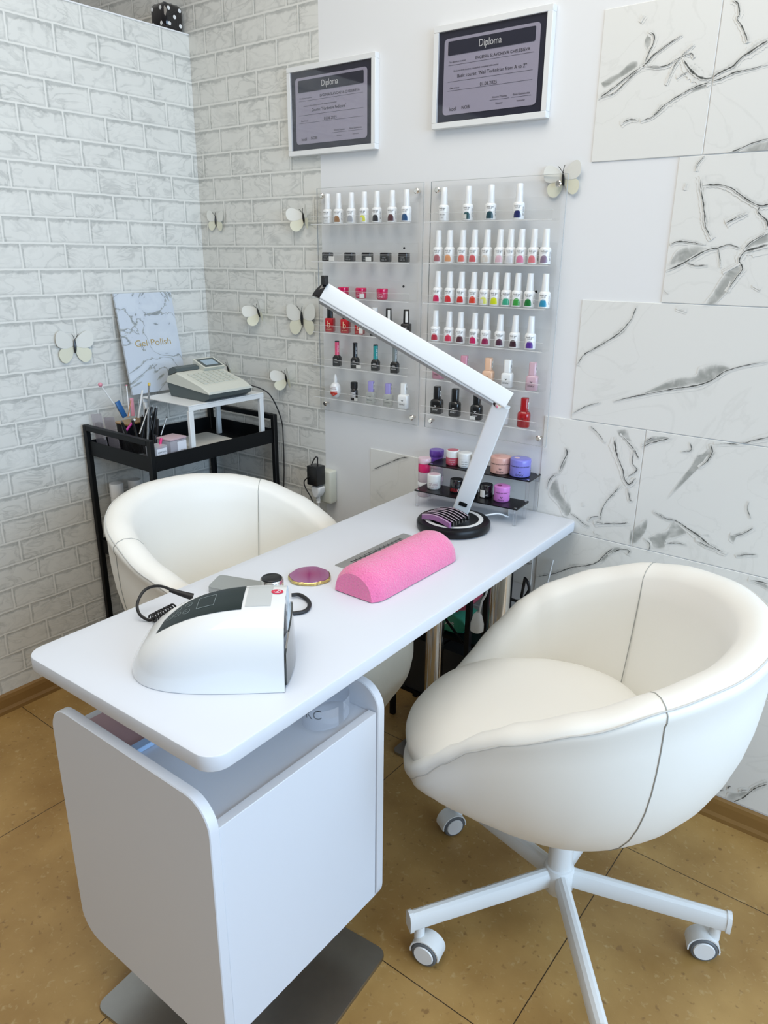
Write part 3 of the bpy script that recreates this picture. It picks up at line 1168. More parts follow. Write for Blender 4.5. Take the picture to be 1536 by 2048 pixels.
def make_chair():
    t = thing('swivel_chair', 'cream white tub armchair on a five star castor base, near the right of the desk', 'chair', (0, 0, 0))
    NA = 96
    angs = [360.0 * k / NA for k in range(NA)]
    def sym(a):
        return a if a <= 180 else 360 - a
    prof_rows = []
    us = [1.0, 0.995, 0.98, 0.96, 0.93, 0.89, 0.84, 0.78, 0.70, 0.60, 0.5, 0.4, 0.3, 0.2, 0.1, 0.0]
    def shell_rows(inner=True):
        rows = []
        for u in us:
            r = []
            for a in angs:
                b = sym(a)
                rr, z = outer(b, u)
                rr = max(rr, 0.02)
                r.append((rr * math.cos(math.radians(a)), rr * math.sin(math.radians(a)), z))
            rows.append(r)
        return rows
    bm = BM()
    rows = shell_rows()
    # rim roll and inner wall
    steps = [(0.004, 0.010), (0.003, 0.022), (-0.006, 0.032), (-0.020, 0.0365), (-0.036, 0.034), (-0.050, 0.026), (-0.060, 0.012)]
    for dr, dz in steps:
        r = []
        for a in angs:
            b = sym(a)
            R_ = shell_R(b)
            zp = interp(RIM, b) - roll(b)
            rr = R_ + dr * (1.15 if b < 110 else 1.0) + (roll(b) - 0.036) * 0.5 * math.sin(PI * min(1, dz / 0.036))
            r.append((rr * math.cos(math.radians(a)), rr * math.sin(math.radians(a)), zp + dz * roll(b) / 0.036))
        rows.append(r)
    INW = [(0, 0.178), (45, 0.185), (75, 0.215), (100, 0.240), (140, 0.262), (180, 0.27)]
    for s in (0.15, 0.35, 0.55, 0.75, 0.92, 1.0):
        r = []
        for a in angs:
            b = sym(a)
            R0 = shell_R(b) - 0.060 * (1.15 if b < 110 else 1.0)
            z0 = interp(RIM, b) - 0.024
            ri = interp(INW, b)
            z1 = min(0.43, z0 - 0.01)
            e = s ** 1.25
            rr = R0 + (ri - R0) * e
            z = z0 + (z1 - z0) * s
            r.append((rr * math.cos(math.radians(a)), rr * math.sin(math.radians(a)), z))
        rows.append(r)
    r = []
    for a in angs:
        r.append((0.02 * math.cos(math.radians(a)), 0.02 * math.sin(math.radians(a)), 0.42))
    rows.append(r)
    G = add_grid(bm, rows, wrap=True)
    bm.faces.new(G[0])
    bm.faces.new(G[-1])
    shell = obj('shell', bm, M_LEATH, t, angle=70)
    # piping
    bm = BM()
    pts = []
    PIP = [(0, 0.028), (66, 0.027), (90, 0.020), (112, 0.012), (135, 0.003), (180, 0.0)]
    for a in angs:
        b = sym(a)
        up_ = interp(PIP, b)
        dr_ = interp([(0, 0.0), (0.010, 0.004), (0.022, 0.003), (0.032, -0.006)], up_) * 1.1
        R_ = shell_R(b) + dr_ + 0.0006
        pts.append((R_ * math.cos(math.radians(a)), R_ * math.sin(math.radians(a)), interp(RIM, b) - roll(b) + up_ + 0.001))
    add_tube(bm, pts, 0.0016, 6, closed=True)
    obj('piping', bm, M_PIPE, shell)
    for sg in (1, -1):
        bm = BM()
        b = 66.0
        pts = []
        ca, sa = math.cos(math.radians(b)), math.sin(math.radians(b)) * sg
        for u in us:
            rr, z = outer(b, u)
            if rr > 0.14:
                pts.append(((rr + 0.0004) * ca, (rr + 0.0004) * sa, z))
        zp = interp(RIM, b) - 0.036
        for dr, dz in steps:
            rr = shell_R(b) + dr * 1.15 + 0.0004
            pts.append((rr * ca, rr * sa, zp + dz + 0.0003))
        R0 = shell_R(b) - 0.069
        z0 = interp(RIM, b) - 0.024
        ri = interp(INW, b)
        for s in (0.15, 0.35, 0.55, 0.75, 0.85):
            rr = R0 + (ri - R0) * s ** 1.25 - 0.0004
            pts.append((rr * ca, rr * sa, z0 + (0.47 - z0) * s))
        add_tube(bm, pts, 0.0011, 6)
        obj('seam', bm, M_SEAM, shell)
    # cushion
    bm = BM()
    CUSH = [(0, 0.186), (45, 0.193), (75, 0.224), (100, 0.248), (120, 0.275), (140, 0.320), (158, 0.348), (180, 0.356)]
    rows = []
    for (rho, zt) in ((0.02, 0.566), (0.25, 0.565), (0.5, 0.561), (0.68, 0.554), (0.82, 0.543), (0.90, 0.531), (0.96, 0.513), (0.99, 0.500), (1.0, 0.488), (0.99, 0.472), (0.955, 0.456), (0.88, 0.4300)):
        r = []
        for a in angs:
            b = sym(a)
            rr = interp(CUSH, b) * rho
            drop = 0.0
            w = max(0, (b - 110) / 70)
            zz = zt - (0.022 * w * rho * rho if rho > 0.3 else 0)
            if rho >= 0.9 and zt < 0.475:
                zz = max(zz, 0.425)
            r.append((rr * math.cos(math.radians(a)), rr * math.sin(math.radians(a)), zz))
        rows.append(r)
    G = add_grid(bm, rows, wrap=True)
    bm.faces.new(G[0])
    bm.faces.new(G[-1])
    obj('seat_cushion', bm, M_LEATH, t, angle=80)
    # swivel column and star base (base turned against the seat)
    bm = BM()
    add_lathe(bm, [(0.024, 0.075), (0.034, 0.090), (0.034, 0.140), (0.031, 0.147), (0.027, 0.149), (0.027, 0.25), (0.05, 0.262), (0.05, 0.285)], seg=28)
    obj('column', bm, M_WMET, t)
    for k in range(5):
        a = math.radians(0 + 72 * k)
        ca, sa = math.cos(a), math.sin(a)
        bm = BM()
        prof = [(-0.013, -0.021), (0.013, -0.021), (0.0145, -0.016), (0.0145, 0.006), (0.011, 0.015), (0.004, 0.0195), (-0.004, 0.0195), (-0.011, 0.015), (-0.0145, 0.006), (-0.0145, -0.016)]
        ss = []
        for s, z, w in ((0.025, 0.124, 1.0), (0.15, 0.117, 1.0), (0.349, 0.106, 0.95), (0.350, 0.106, 1.08), (0.359, 0.1055, 1.08)):
            ss.append([(s * ca - p[0] * w * sa, s * sa + p[0] * w * ca, z + p[1] * w) for p in prof])
        add_loft(bm, ss)
        leg = obj('leg', bm, M_WMET, t, angle=30)
        # caster: hooded twin wheel hung under the leg, each swung its own way
        sw = math.radians([5, 40, 40, 170, 30][k])
        px_, py_ = 0.333 * ca, 0.333 * sa
        fx, fy = math.cos(sw), math.sin(sw)
        wx, wy = px_ - 0.020 * fx, py_ - 0.020 * fy
        for sgn in (-1, 1):
            bm = BM()
            vs = add_lathe(bm, [(0.006, -0.008), (0.026, -0.008), (0.029, -0.005), (0.029, 0.005), (0.026, 0.008), (0.006, 0.008)], seg=24)
            Mx = Matrix.Translation((wx - fy * sgn * 0.0135, wy + fx * sgn * 0.0135, 0.0293)) @ Matrix.Rotation(sw, 4, 'Z') @ Matrix.Rotation(PI / 2, 4, 'X')
            xform(bm, vs, Mx)
            wh = obj('wheel', bm, M_GRYR, leg)
        bm = BM()
        vs = add_lathe(bm, [(0.021, -0.0240), (0.0225, -0.0220), (0.0225, 0.0220), (0.021, 0.0240)], seg=24)
        xform(bm, vs, Matrix.Translation((wx, wy, 0.0293)) @ Matrix.Rotation(sw, 4, 'Z') @ Matrix.Rotation(PI / 2, 4, 'X'))
        obj('wheel_cap', bm, M_WPLA, leg)
        bm = BM()
        sec = []
        for yy in (-0.0195, 0.0195):
            arc = []
            for q in range(13):
                th = -0.15 + (PI + 0.3) * q / 12
                arc.append((0.0335 * math.cos(th), 0.0335 * math.sin(th)))
            for q in range(12, -1, -1):
                th = -0.15 + (PI + 0.3) * q / 12
                arc.append((0.0305 * math.cos(th), 0.0305 * math.sin(th)))
            sec.append([(x_, yy, z_) for x_, z_ in arc])
        vs = add_loft(bm, sec)
        vs += add_lathe(bm, [(0.0115, 0.020), (0.0115, 0.0555)], (0.020, 0, 0), 14)
        xform(bm, vs, Matrix.Translation((wx, wy, 0.0293)) @ Matrix.Rotation(sw, 4, 'Z'))
        obj('caster_hood', bm, M_WMET, leg, angle=35)
    return t


chair = make_chair()
chair.location = (-0.48, 1.282, 0)
chair.rotation_euler = (0, 0, math.radians(20))
chair2 = dup(chair, (-1.44, 1.24, 0), math.radians(192), 'cream white tub armchair behind the desk, its rounded back towards the black trolley')

# ------------------------------------------------------------------ acrylic racks and bottles
SHELF_Z = [1.519, 1.412, 1.306, 1.2, 1.095, 0.993]
YP = D - 0.018       # front face of the rack panel
YB = D - 0.038       # bottle axis


def make_rack(x0, x1, label):
    t = thing('acrylic_rack', label, 'rack', ((x0 + x1) / 2, D, 0.94), 0, 'wall racks')
    bm = BM()
    add_box(bm, (x0, YP, 0.940), (x1, YP + 0.003, 1.6215), 0.0004, 1)
    obj('back_panel', bm, M_CLR, t, world=True, smooth=False)
    bm = BM()     # polished edges of the sheet
    add_box(bm, (x0 - 0.0006, YP - 0.0002, 0.9394), (x0, YP + 0.0032, 1.6221))
    add_box(bm, (x1, YP - 0.0002, 0.9394), (x1 + 0.0006, YP + 0.0032, 1.6221))
    add_box(bm, (x0, YP - 0.0002, 0.9394), (x1, YP + 0.0032, 0.94))
    add_box(bm, (x0, YP - 0.0002, 1.6215), (x1, YP + 0.0032, 1.6221))
    obj('panel_edge', bm, mat('acrylic_edge', (0.50, 0.52, 0.52), 0.2), t, world=True, smooth=False)
    for z in SHELF_Z:
        bm = BM()
        add_box(bm, (x0 + 0.012, YP - 0.040, z - 0.003), (x1 - 0.012, YP - 0.0005, z - 0.0002), 0.0003, 1)
        add_box(bm, (x0 + 0.012, YP - 0.043, z - 0.003), (x1 - 0.012, YP - 0.0405, z + 0.020), 0.0003, 1)
        add_box(bm, (x0 + 0.012, YP - 0.0030, z), (x1 - 0.012, YP - 0.0006, z + 0.052), 0.0003, 1)
        s = obj('shelf', bm, M_CLR, t, world=True, smooth=False)
        bm = BM()
        add_box(bm, (x0 + 0.012, YP - 0.0431, z + 0.0200), (x1 - 0.012, YP - 0.0404, z + 0.0206))
        add_box(bm, (x0 + 0.012, YP - 0.0436, z - 0.0034), (x1 - 0.012, YP - 0.0431, z - 0.0008))
        obj('shelf_edge', bm, M_CLR2, s, world=True, smooth=False)
    for (sx, sz) in ((x0 + 0.022, 1.600), (x1 - 0.022, 1.600), (x0 + 0.022, 0.962), (x1 - 0.022, 0.962)):
        bm = BM()
        vs = add_lathe(bm, [(0.0045, -0.0145), (0.0045, 0.0), (0.008, 0.0), (0.008, 0.003), (0.0055, 0.0052), (0.002, 0.0052)], seg=16)
        xform(bm, vs, Matrix.Translation((sx, YP - 0.0005, sz)) @ Matrix.Rotation(PI / 2, 4, 'X'))
        obj('screw', bm, M_CHR, t, world=True)
    for (sx, sz) in ((x0 + 0.05, 1.56), (x1 - 0.06, 1.45), (x1 - 0.06, 1.345)):
        bm = BM()
        vs = add_lathe(bm, [(0.0035, 0.0), (0.0035, 0.0012)], seg=12)
        xform(bm, vs, Matrix.Translation((sx, YP - 0.0035, sz)) @ Matrix.Rotation(PI / 2, 4, 'X'))
        obj('rivet', bm, M_BPLA, t, world=True)
    return t


make_rack(-1.674, -1.275, 'clear acrylic wall rack on the left, above the socket, holding mixed bottles and small jars')
make_rack(-1.250, -0.850, 'clear acrylic wall rack on the right, mostly full of white gel polish bottles')

M_BW = mat('bottle_white', (0.80, 0.81, 0.81), 0.28, coat=0.2)
M_INK = mat('label_ink', (0.02, 0.02, 0.02), 0.5)
M_STK = mat('price_sticker', (0.78, 0.77, 0.73), 0.6)

_cols = {}


def colmat(c, rough=0.3, prefix='swatch'):
    key = prefix + '_%02x%02x%02x' % tuple(int(v * 255) for v in c)
    return mat(key, c, rough, coat=0.2)


def srgb(r, g, b):
    f = lambda v: (v / 255 / 12.92) if v / 255 <= 0.04045 else ((v / 255 + 0.055) / 1.055) ** 2.4
    return (f(r), f(g), f(b))


def tilt_cap(bm):
    pass


_proto = {}


def gel_bottle(loc, a0, swatch, label, group, tall=1.0, sticker=False, sidetext=False, plain=False):
    """white gel polish bottle: body, cap, colour swatch and lettering"""
    t = thing('gel_polish_bottle', label, 'nail polish', loc, 0, group)
    key = 'gel%.2f' % tall
    if key not in _proto:
        bm = BM()
        add_lathe(bm, [(0.0130, 0), (0.0145, 0.0012), (0.0146, 0.004), (0.0146, 0.034), (0.0142, 0.0375), (0.0118, 0.0405), (0.0098, 0.0415)], seg=28)
        me1 = obj('bottle_body', bm, M_BW, t)
        bm = BM()
        add_lathe(bm, [(0.0097, 0.0416), (0.0098, 0.0425), (0.0086, 0.062), (0.0076, 0.0835), (0.0070, 0.0843), (0.003, 0.0845)], seg=24)
        me2 = obj('cap', bm, M_BW, t)
        _proto[key] = (me1.data, me2.data)
    else:
        for nm, me in zip(('bottle_body', 'cap'), _proto[key]):
            o = bpy.data.objects.new(nm, me)
            COL.objects.link(o)
            o.parent = t
    R_ = 0.01475
    body = [o for o in t.children if o.name.startswith('bottle_body')][0] if t.children else None
    if not plain:
        bm = BM()
        fn = cyl_fn(R_, 0.0, a0)
        w = 0.0098
        ol = []
        for i in range(13):
            u = -w + 2 * w * i / 12
            h = 0.012 * math.sqrt(max(0, 1 - (u / w) ** 2)) + 0.006
            ol.append((u, 0.004, 0.004 + h))
        add_patch(bm, ol, fn)
        obj('colour_swatch', bm, colmat(swatch), t)
    bm = BM()
    fn2 = cyl_fn(R_ + 0.0001, 0.0, a0)
    add_text(bm, 'body gel', lambda u, v: fn2(u, v + 0.0318), 0.0056)
    add_text(bm, 'SOAK OFF', lambda u, v: fn2(u, v + 0.0272), 0.0028)
    if plain:
        add_text(bm, 'TOP COAT', lambda u, v: fn2(u, v + 0.016), 0.0034)
        add_text(bm, '8 ml', lambda u, v: fn2(u, v + 0.008), 0.003)
    if sidetext:
        add_text(bm, 'gel polish', lambda u, v: fn2(-v + 0.0165, u + 0.020), 0.0056)
    else:
        add_text(bm, 'soak off', lambda u, v: fn2(-v - 0.0150, u + 0.022), 0.0040)
    obj('lettering', bm, M_INK, t)
    if sticker:
        bm = BM()
        fn3 = cyl_fn(R_ + 0.0004, 0.010, a0 + (-0.45))
        add_patch(bm, rect_strip(0.015, 0.011), fn3)
        obj('price_sticker', bm, M_STK, t)
    return t


def rownames(cols, where, kind='white gel polish bottle'):
    out = []
    for i, (n, _) in enumerate(cols):
        out.append('%s with a %s swatch, %s' % (kind, n, where))
    return out


# right rack ---------------------------------------------------------
def shelf_x(xpix, ypix, yy=YB):
    return px(xpix, ypix, y=yy).x


ROWS = [
    (0, 'top shelf of the right rack', [(887, None, 'plain'), (935, srgb(38, 84, 88), 'dark teal', 1), (980, srgb(22, 66, 76), 'petrol'), (1036, srgb(28, 36, 96), 'navy blue')], 440),
    (1, 'second shelf of the right rack', [(876, srgb(176, 104, 110), 'dusty rose'), (898.6, srgb(228, 160, 112), 'peach'), (924.4, srgb(228, 116, 104), 'coral'), (947.8, srgb(216, 92, 98), 'coral pink'), (972.8, srgb(222, 212, 200), 'beige', 1), (998.6, srgb(228, 190, 200), 'pale pink'), (1019.7, srgb(222, 222, 226), 'milky white'), (1041, srgb(226, 132, 166), 'rose pink'), (1066, srgb(230, 128, 136), 'salmon pink'), (1089, srgb(146, 126, 148), 'mauve grey')], 524),
    (2, 'third shelf of the right rack', [(874.8, srgb(214, 16, 88), 'magenta'), (898.6, srgb(222, 36, 48), 'bright red'), (922, srgb(214, 36, 34), 'red'), (946.4, srgb(222, 60, 30), 'orange red'), (968.3, srgb(228, 232, 120), 'pale yellow', 1), (989.4, srgb(216, 226, 20), 'lime yellow'), (1011.9, srgb(60, 172, 134), 'mint green'), (1033.4, srgb(52, 160, 60), 'grass green'), (1057.8, srgb(16, 120, 50), 'dark green'), (1088, srgb(56, 150, 186), 'sky blue')], 609),
    (3, 'fourth shelf of the right rack', [(870, srgb(190, 40, 66), 'crimson'), (897, srgb(214, 40, 78), 'rose red'), (920, srgb(84, 32, 46), 'maroon'), (948, srgb(206, 16, 96), 'hot pink'), (970.5, srgb(150, 16, 76), 'raspberry'), (998.6, srgb(78, 28, 56), 'plum'), (1028.5, srgb(58, 22, 38), 'black cherry'), (1059.7, srgb(88, 44, 148), 'purple')], 690)]
rr_ = random.Random(11)
for (si, where, items, yb) in ROWS:
    for it in items:
        xp, col, nm = it[0], it[1], it[2]
        x = shelf_x(xp, yb)
        a0 = rr_.uniform(0.12, 0.42)
        st = len(it) > 3
        side = (si == 0) or rr_.random() < 0.25
        if nm == 'plain':
            gel_bottle((x, YB, SHELF_Z[si]), a0, None, 'white gel polish bottle with lettering but no swatch, ' + where, 'gel bottles on the top shelf of the right rack', plain=True)
        else:
            gel_bottle((x, YB, SHELF_Z[si]), a0, col, 'white gel polish bottle with %s %s swatch, %s' % ('an' if nm[0] in 'aeiou' else 'a', nm, where), 'gel bottles on the ' + where, sticker=st, sidetext=side)
# left rack, top shelf
for i, (xp, col, nm, st, sd) in enumerate([(655.8, None, 'plain', 0, 0), (677.3, srgb(160, 116, 74), 'brown', 0, 1), (703, srgb(170, 172, 178), 'silver grey', 0, 0), (728.7, srgb(226, 228, 90), 'yellow', 1, 0), (753.8, srgb(40, 36, 42), 'black', 0, 1), (784, srgb(88, 46, 50), 'maroon brown', 0, 1), (812.4, srgb(24, 76, 124), 'blue', 0, 0)]):
    x = shelf_x(xp, 446)
    if nm == 'plain':
        gel_bottle((x, YB, SHELF_Z[0]), 0.25, None, 'white gel polish bottle without a swatch, leftmost on the top shelf of the left rack', 'gel bottles on the top shelf of the left rack', plain=True)
    else:
        gel_bottle((x, YB, SHELF_Z[0]), 0.2 + 0.05 * (i % 3), col, 'white gel polish bottle with a %s swatch, top shelf of the left rack' % nm, 'gel bottles on the top shelf of the left rack', sticker=bool(st), sidetext=bool(sd))


def rbox_sec(w, d, r, z, seg=5, ch=0.0):
    return [(p[0], p[1], z) for p in rrect(-w / 2, -d / 2, w / 2, d / 2, r, seg)]


def flat_fn(yf, z):
    return lambda u, v: (u, yf, z + v)


def boxy_bottle(loc, rotz, body, capc, label, group, ink=M_INK, round_=False, logo='DNKa\'', sticker=None, capsticker=True, hb=0.039, hc=0.034, wb=0.031, wc=0.0195, top_glass=False):
    t = thing('square_polish_bottle', label, 'nail polish', loc, rotz, group)
    bm = BM()
    rb_ = 0.006 if not round_ else 0.011
    ss = [rbox_sec(wb * .93, wb * .80, rb_, 0), rbox_sec(wb, wb * .86, rb_, 0.002), rbox_sec(wb, wb * .86, rb_, hb * 0.80), rbox_sec(wb * .94, wb * .80, rb_ * .95, hb * 0.92), rbox_sec(wc * 1.1, wc * 1.1, 0.006, hb)]
    add_loft(bm, ss)
    obj('bottle_body', bm, body, t)
    bm = BM()
    ss = [rbox_sec(wc, wc, 0.005, hb + 0.0004), rbox_sec(wc, wc, 0.005, hb + hc - 0.002), rbox_sec(wc * .9, wc * .9, 0.0045, hb + hc)]
    add_loft(bm, ss)
    obj('cap', bm, capc, t)
    yf = -wb * .43 - 0.0003
    bm = BM()
    add_text(bm, logo, flat_fn(yf, hb * 0.30), 0.0062)
    for (u, v) in ((0, 0.0), (-0.0022, 0.0028), (0.0022, 0.0028), (0.0004, 0.0012)):
        add_patch(bm, [(u - .0011, hb * .52 + v - .0006, hb * .52 + v + .0006), (u + .0011, hb * .52 + v - .0012, hb * .52 + v + .0010)], flat_fn(yf, 0))
    obj('lettering', bm, ink, t)
    if capsticker:
        bm = BM()
        xf = wc / 2 + 0.0003
        add_patch(bm, [(-0.006, 0, 0.017), (0.006, 0, 0.017)], lambda u, v: (xf, u, hb + 0.008 + v), mi=0)
        add_text(bm, 'III', lambda u, v: (xf + .0002, u, hb + 0.016 + v), 0.009, 0.011, mi=1)
        obj('barcode_label', bm, [M_STK, M_INK], t)
    if sticker:
        bm = BM()
        add_patch(bm, [(sticker - .008, 0.001, 0.011), (sticker + .008, 0.001, 0.011)], flat_fn(yf - 0.0004, 0))
        obj('price_sticker', bm, M_STK, t)
    return t


M_DPINK = mat('dusty_pink_lacquer', srgb(196, 138, 156), 0.3, coat=0.3)
M_DNUDE = mat('peach_nude_lacquer', srgb(222, 182, 152), 0.3, coat=0.3)
M_DMAUV = mat('pale_mauve_lacquer', srgb(198, 166, 176), 0.3, coat=0.3)
M_DWHT = mat('white_lacquer', (0.78, 0.79, 0.78), 0.25, coat=0.3)
M_DBLK = mat('black_lacquer', (0.010, 0.011, 0.012), 0.18, coat=0.3)
M_DRED = mat('red_lacquer', srgb(158, 18, 26), 0.2, coat=0.4)
M_WINK = mat('white_ink', (0.75, 0.75, 0.75), 0.5)
G5 = 'square bottles on the fifth shelf of the right rack'
for (xp, m_, l_, rot) in ((877.5, M_DPINK, 'dusty pink square polish bottle, left end of the fifth shelf behind the lamp arm', 0.05), (928, M_DPINK, 'dusty pink square polish bottle whose cap rises above the lamp arm, fifth shelf', 0.30),
                          (976.7, M_DNUDE, 'peach nude square polish bottle on the fifth shelf of the right rack', 0.22), (1014.8, M_DWHT, 'white square polish bottle on the fifth shelf of the right rack', 0.22), (1064.6, M_DMAUV, 'pale mauve square polish bottle at the right end of the fifth shelf', 0.28)):
    boxy_bottle((shelf_x(xp, 768), YB - .003, SHELF_Z[4]), rot, m_, m_, l_, G5)
G6 = 'square bottles on the bottom shelf of the right rack'
for (xp, yp, m_, l_, rot, stk, rd) in ((874, 828, M_DBLK, 'black square polish bottle at the left end of the bottom shelf', 0.2, None, 0), (909.7, 833, M_DBLK, 'black polish bottle without stickers, second on the bottom shelf', 0.2, None, 1),
                                   (953, 839, M_DBLK, 'black polish bottle with a white price sticker, third on the bottom shelf', 0.2, -0.006, 1), (1005, 848, M_DWHT, 'white polish bottle behind the hinge of the desk lamp', 0.2, None, 1), (1047, 853, M_DRED, 'deep red polish bottle at the right end of the bottom shelf', 0.2, None, 1)):
    boxy_bottle((shelf_x(xp, yp), YB - .002, SHELF_Z[5]), rot, m_, m_, l_, G6, ink=(M_WINK if m_ == M_DBLK else M_INK), round_=bool(rd), sticker=stk, capsticker=(xp in (874, 1047)), wb=0.034, hb=0.042, hc=0.037, logo=('DNKa\'' if m_ != M_DRED else ' '))

# left rack: small black square jars
GJ = 'black jars on the second shelf of the left rack'
for i, (xp, stk) in enumerate(((655.5, 1), (699.8, 0), (735, 2), (771.4, 0), (808, 0))):
    lb = ['black square jar with a sticker beside it, leftmost on the second shelf', 'black square jar second from the left on the second shelf of the left rack', 'black square jar with a white price sticker on its front, middle of the second shelf', 'black square jar second from the right on the second shelf of the left rack', 'black square jar at the right end of the second shelf of the left rack'][i]
    t = thing('square_jar', lb, 'jar', (shelf_x(xp, 524), YB, SHELF_Z[1]), 0.28, GJ)
    bm = BM()
    add_loft(bm, [rbox_sec(.026, .026, .004, 0), rbox_sec(.028, .028, .004, .002), rbox_sec(.028, .028, .004, .0165)])
    obj('jar_body', bm, M_BPLA, t)
    bm = BM()
    add_loft(bm, [rbox_sec(.0285, .0285, .0045, .0168), rbox_sec(.0285, .0285, .0045, .0235), rbox_sec(.025, .025, .004, .0255)])
    obj('lid', bm, M_BGLO, t)
    bm = BM()
    add_text(bm, 'DARK', flat_fn(-.01432, .012), .0042)
    add_text(bm, 'GEL 05', flat_fn(-.01432, .006), .0052)
    obj('lettering', bm, mat('grey_ink', (.35, .36, .36), .5), t)
    if stk:
        bm = BM()
        o_ = .020 if stk == 1 else .009
        add_patch(bm, [(o_ - .009, .001, .014), (o_ + .009, .001, .014)], flat_fn(-.0150, 0))
        obj('price_sticker', bm, M_STK, t)
# pink jars
M_PJ = mat('raspberry_plastic', srgb(196, 16, 78), 0.22, coat=0.4)
GP = 'pink jars on the third shelf of the left rack'
for i, xp in enumerate((687, 722, 764.4)):
    lb = ['raspberry pink jar on the third shelf, mostly hidden by the white lamp arm', 'raspberry pink jar with a white price sticker on the third shelf', 'raspberry pink jar, rightmost of the three on the third shelf'][i]
    t = thing('round_jar', lb, 'jar', (shelf_x(xp, 599), YB, SHELF_Z[2]), 0, GP)
    bm = BM()
    add_lathe(bm, [(.013, 0), (.0155, .002), (.0165, .006), (.0165, .0195)], seg=28)
    obj('jar_body', bm, M_PJ, t)
    bm = BM()
    add_lathe(bm, [(.0168, .0200), (.0170, .0215), (.0168, .0295), (.0150, .0315)], seg=28)
    obj('lid', bm, M_PJ, t)
    bm = BM()
    add_text(bm, 'ONE', cyl_fn(.0167, .0085, .25), .0085)
    add_text(bm, 'cream', cyl_fn(.0167, .0158, .25), .0045)
    obj('lettering', bm, mat('pink_ink', (.80, .55, .62), .5), t)
    if i == 1:
        bm = BM()
        add_patch(bm, rect_strip(.015, .012), cyl_fn(.0170, .0085, .85))
        obj('price_sticker', bm, M_STK, t)
# red bottles with black caps, then black ones
M_REDM = mat('metallic_red_glass', srgb(186, 20, 34), 0.22, metal=0.35, coat=0.5)
GR = 'bottles on the fourth shelf of the left rack'
for i, (xp, bmat, cmat_, lb) in enumerate(((660.7, M_REDM, M_BPLA, 'metallic red bottle with black cap, left end of the fourth shelf'), (691.3, M_REDM, M_BPLA, 'metallic red bottle with black cap just under the white lamp arm'), (719.6, M_REDM, M_BPLA, 'metallic red bottle with a pale sticker, cap hidden behind the lamp arm'),
                                   (750, M_BPLA, M_WPLA, 'black bottle with a pale cap crossing behind the lamp arm'), (777, M_BPLA, M_BPLA, 'black bottle whose black cap rises above the lamp arm'), (812, M_BPLA, M_BPLA, 'black bottle with a white tag, right end of the fourth shelf'))):
    x = shelf_x(xp, 668)
    t = thing('square_polish_bottle', lb, 'nail polish', (x, YB, SHELF_Z[3]), 0.35, GR)
    bm = BM()
    add_loft(bm, [rbox_sec(.025, .022, .003, 0), rbox_sec(.0275, .024, .003, .002), rbox_sec(.0275, .024, .003, .040), rbox_sec(.024, .021, .004, .042)])
    obj('bottle_body', bm, bmat, t)
    bm = BM()
    hb_ = .040
    add_loft(bm, [rbox_sec(.0165, .0165, .0035, .0422), rbox_sec(.0150, .0150, .0035, .0422 + hb_ - .001), rbox_sec(.0135, .0135, .003, .0422 + hb_)])
    obj('cap', bm, cmat_, t)
    bm = BM()
    if i < 3:
        add_text(bm, 'b', flat_fn(-.01232, .023), .024, .030)
        add_text(bm, 'gel polish', flat_fn(-.01232, .008), .0046)
        obj('lettering', bm, mat('gold_ink', (.75, .55, .35), .4), t)
    else:
        add_text(bm, 'dark', flat_fn(-.01232, .030), .0065)
        add_text(bm, 'gel', flat_fn(-.01232, .018), .0085)
        obj('lettering', bm, M_WINK, t)
    if i in (2, 5):
        bm = BM()
        add_patch(bm, [(.001, .003, .020), (.0140, .003, .020)], flat_fn(-.0128, 0))
        if i == 2:
            add_patch(bm, [(.005, .020, .038), (.0140, .020, .038)], flat_fn(-.0128, 0))
        obj('price_sticker', bm, M_STK, t)
    if i >= 4:
        bm = BM()
        add_patch(bm, [(-.0005, .046, .078), (.0070, .046, .078)], flat_fn(-.0087, 0))
        obj('cap_label', bm, M_STK, t)
# slim black bottles with coloured caps
GS = 'slim bottles on the fifth shelf of the left rack'
for i, (xp, yp, cc, lb) in enumerate(((674.5, 733, srgb(214, 86, 120), 'slim black bottle with a pink cap'), (710.3, 739, srgb(20, 20, 22), 'slim black bottle with a black lettered cap and price sticker'), (751, 743, srgb(40, 140, 142), 'slim black bottle with a teal cap'), (789.3, 749, srgb(120, 128, 128), 'slim black bottle with a silver and white cap'))):
    t = thing('slim_polish_bottle', lb + ', left rack', 'nail polish', (shelf_x(xp, yp), YB, SHELF_Z[4]), 0.3, GS)
    bm = BM()
    add_loft(bm, [rbox_sec(.022, .020, .002, 0), rbox_sec(.0235, .021, .002, .001), rbox_sec(.0235, .021, .002, .026), rbox_sec(.019, .018, .004, .031), rbox_sec(.014, .014, .004, .034)])
    obj('bottle_body', bm, M_BPLA, t)
    bm = BM()
    add_lathe(bm, [(.0075, .0343), (.0072, .036), (.0072, .075)], seg=20)
    c_ = obj('cap', bm, colmat(cc, 0.25, 'cap'), t)
    bm = BM()
    add_lathe(bm, [(.0074, .0751), (.0074, .0772), (.006, .0782)], seg=20)
    obj('cap_top', bm, M_BPLA, c_)
    bm = BM()
    add_text(bm, 'GEL', flat_fn(-.0107, .021), .0056)
    add_text(bm, 'POLISH', flat_fn(-.0107, .012), .0046)
    add_text(bm, 'color', lambda u, v: cyl_fn(.0074, .055, .9)(-v, u), .0105)
    obj('lettering', bm, M_WINK if i != 0 else M_WINK, t)
    if i == 1:
        bm = BM()
        add_patch(bm, [(.008, .001, .011), (.024, .001, .011)], flat_fn(-.0112, 0))
        obj('price_sticker', bm, M_STK, t)
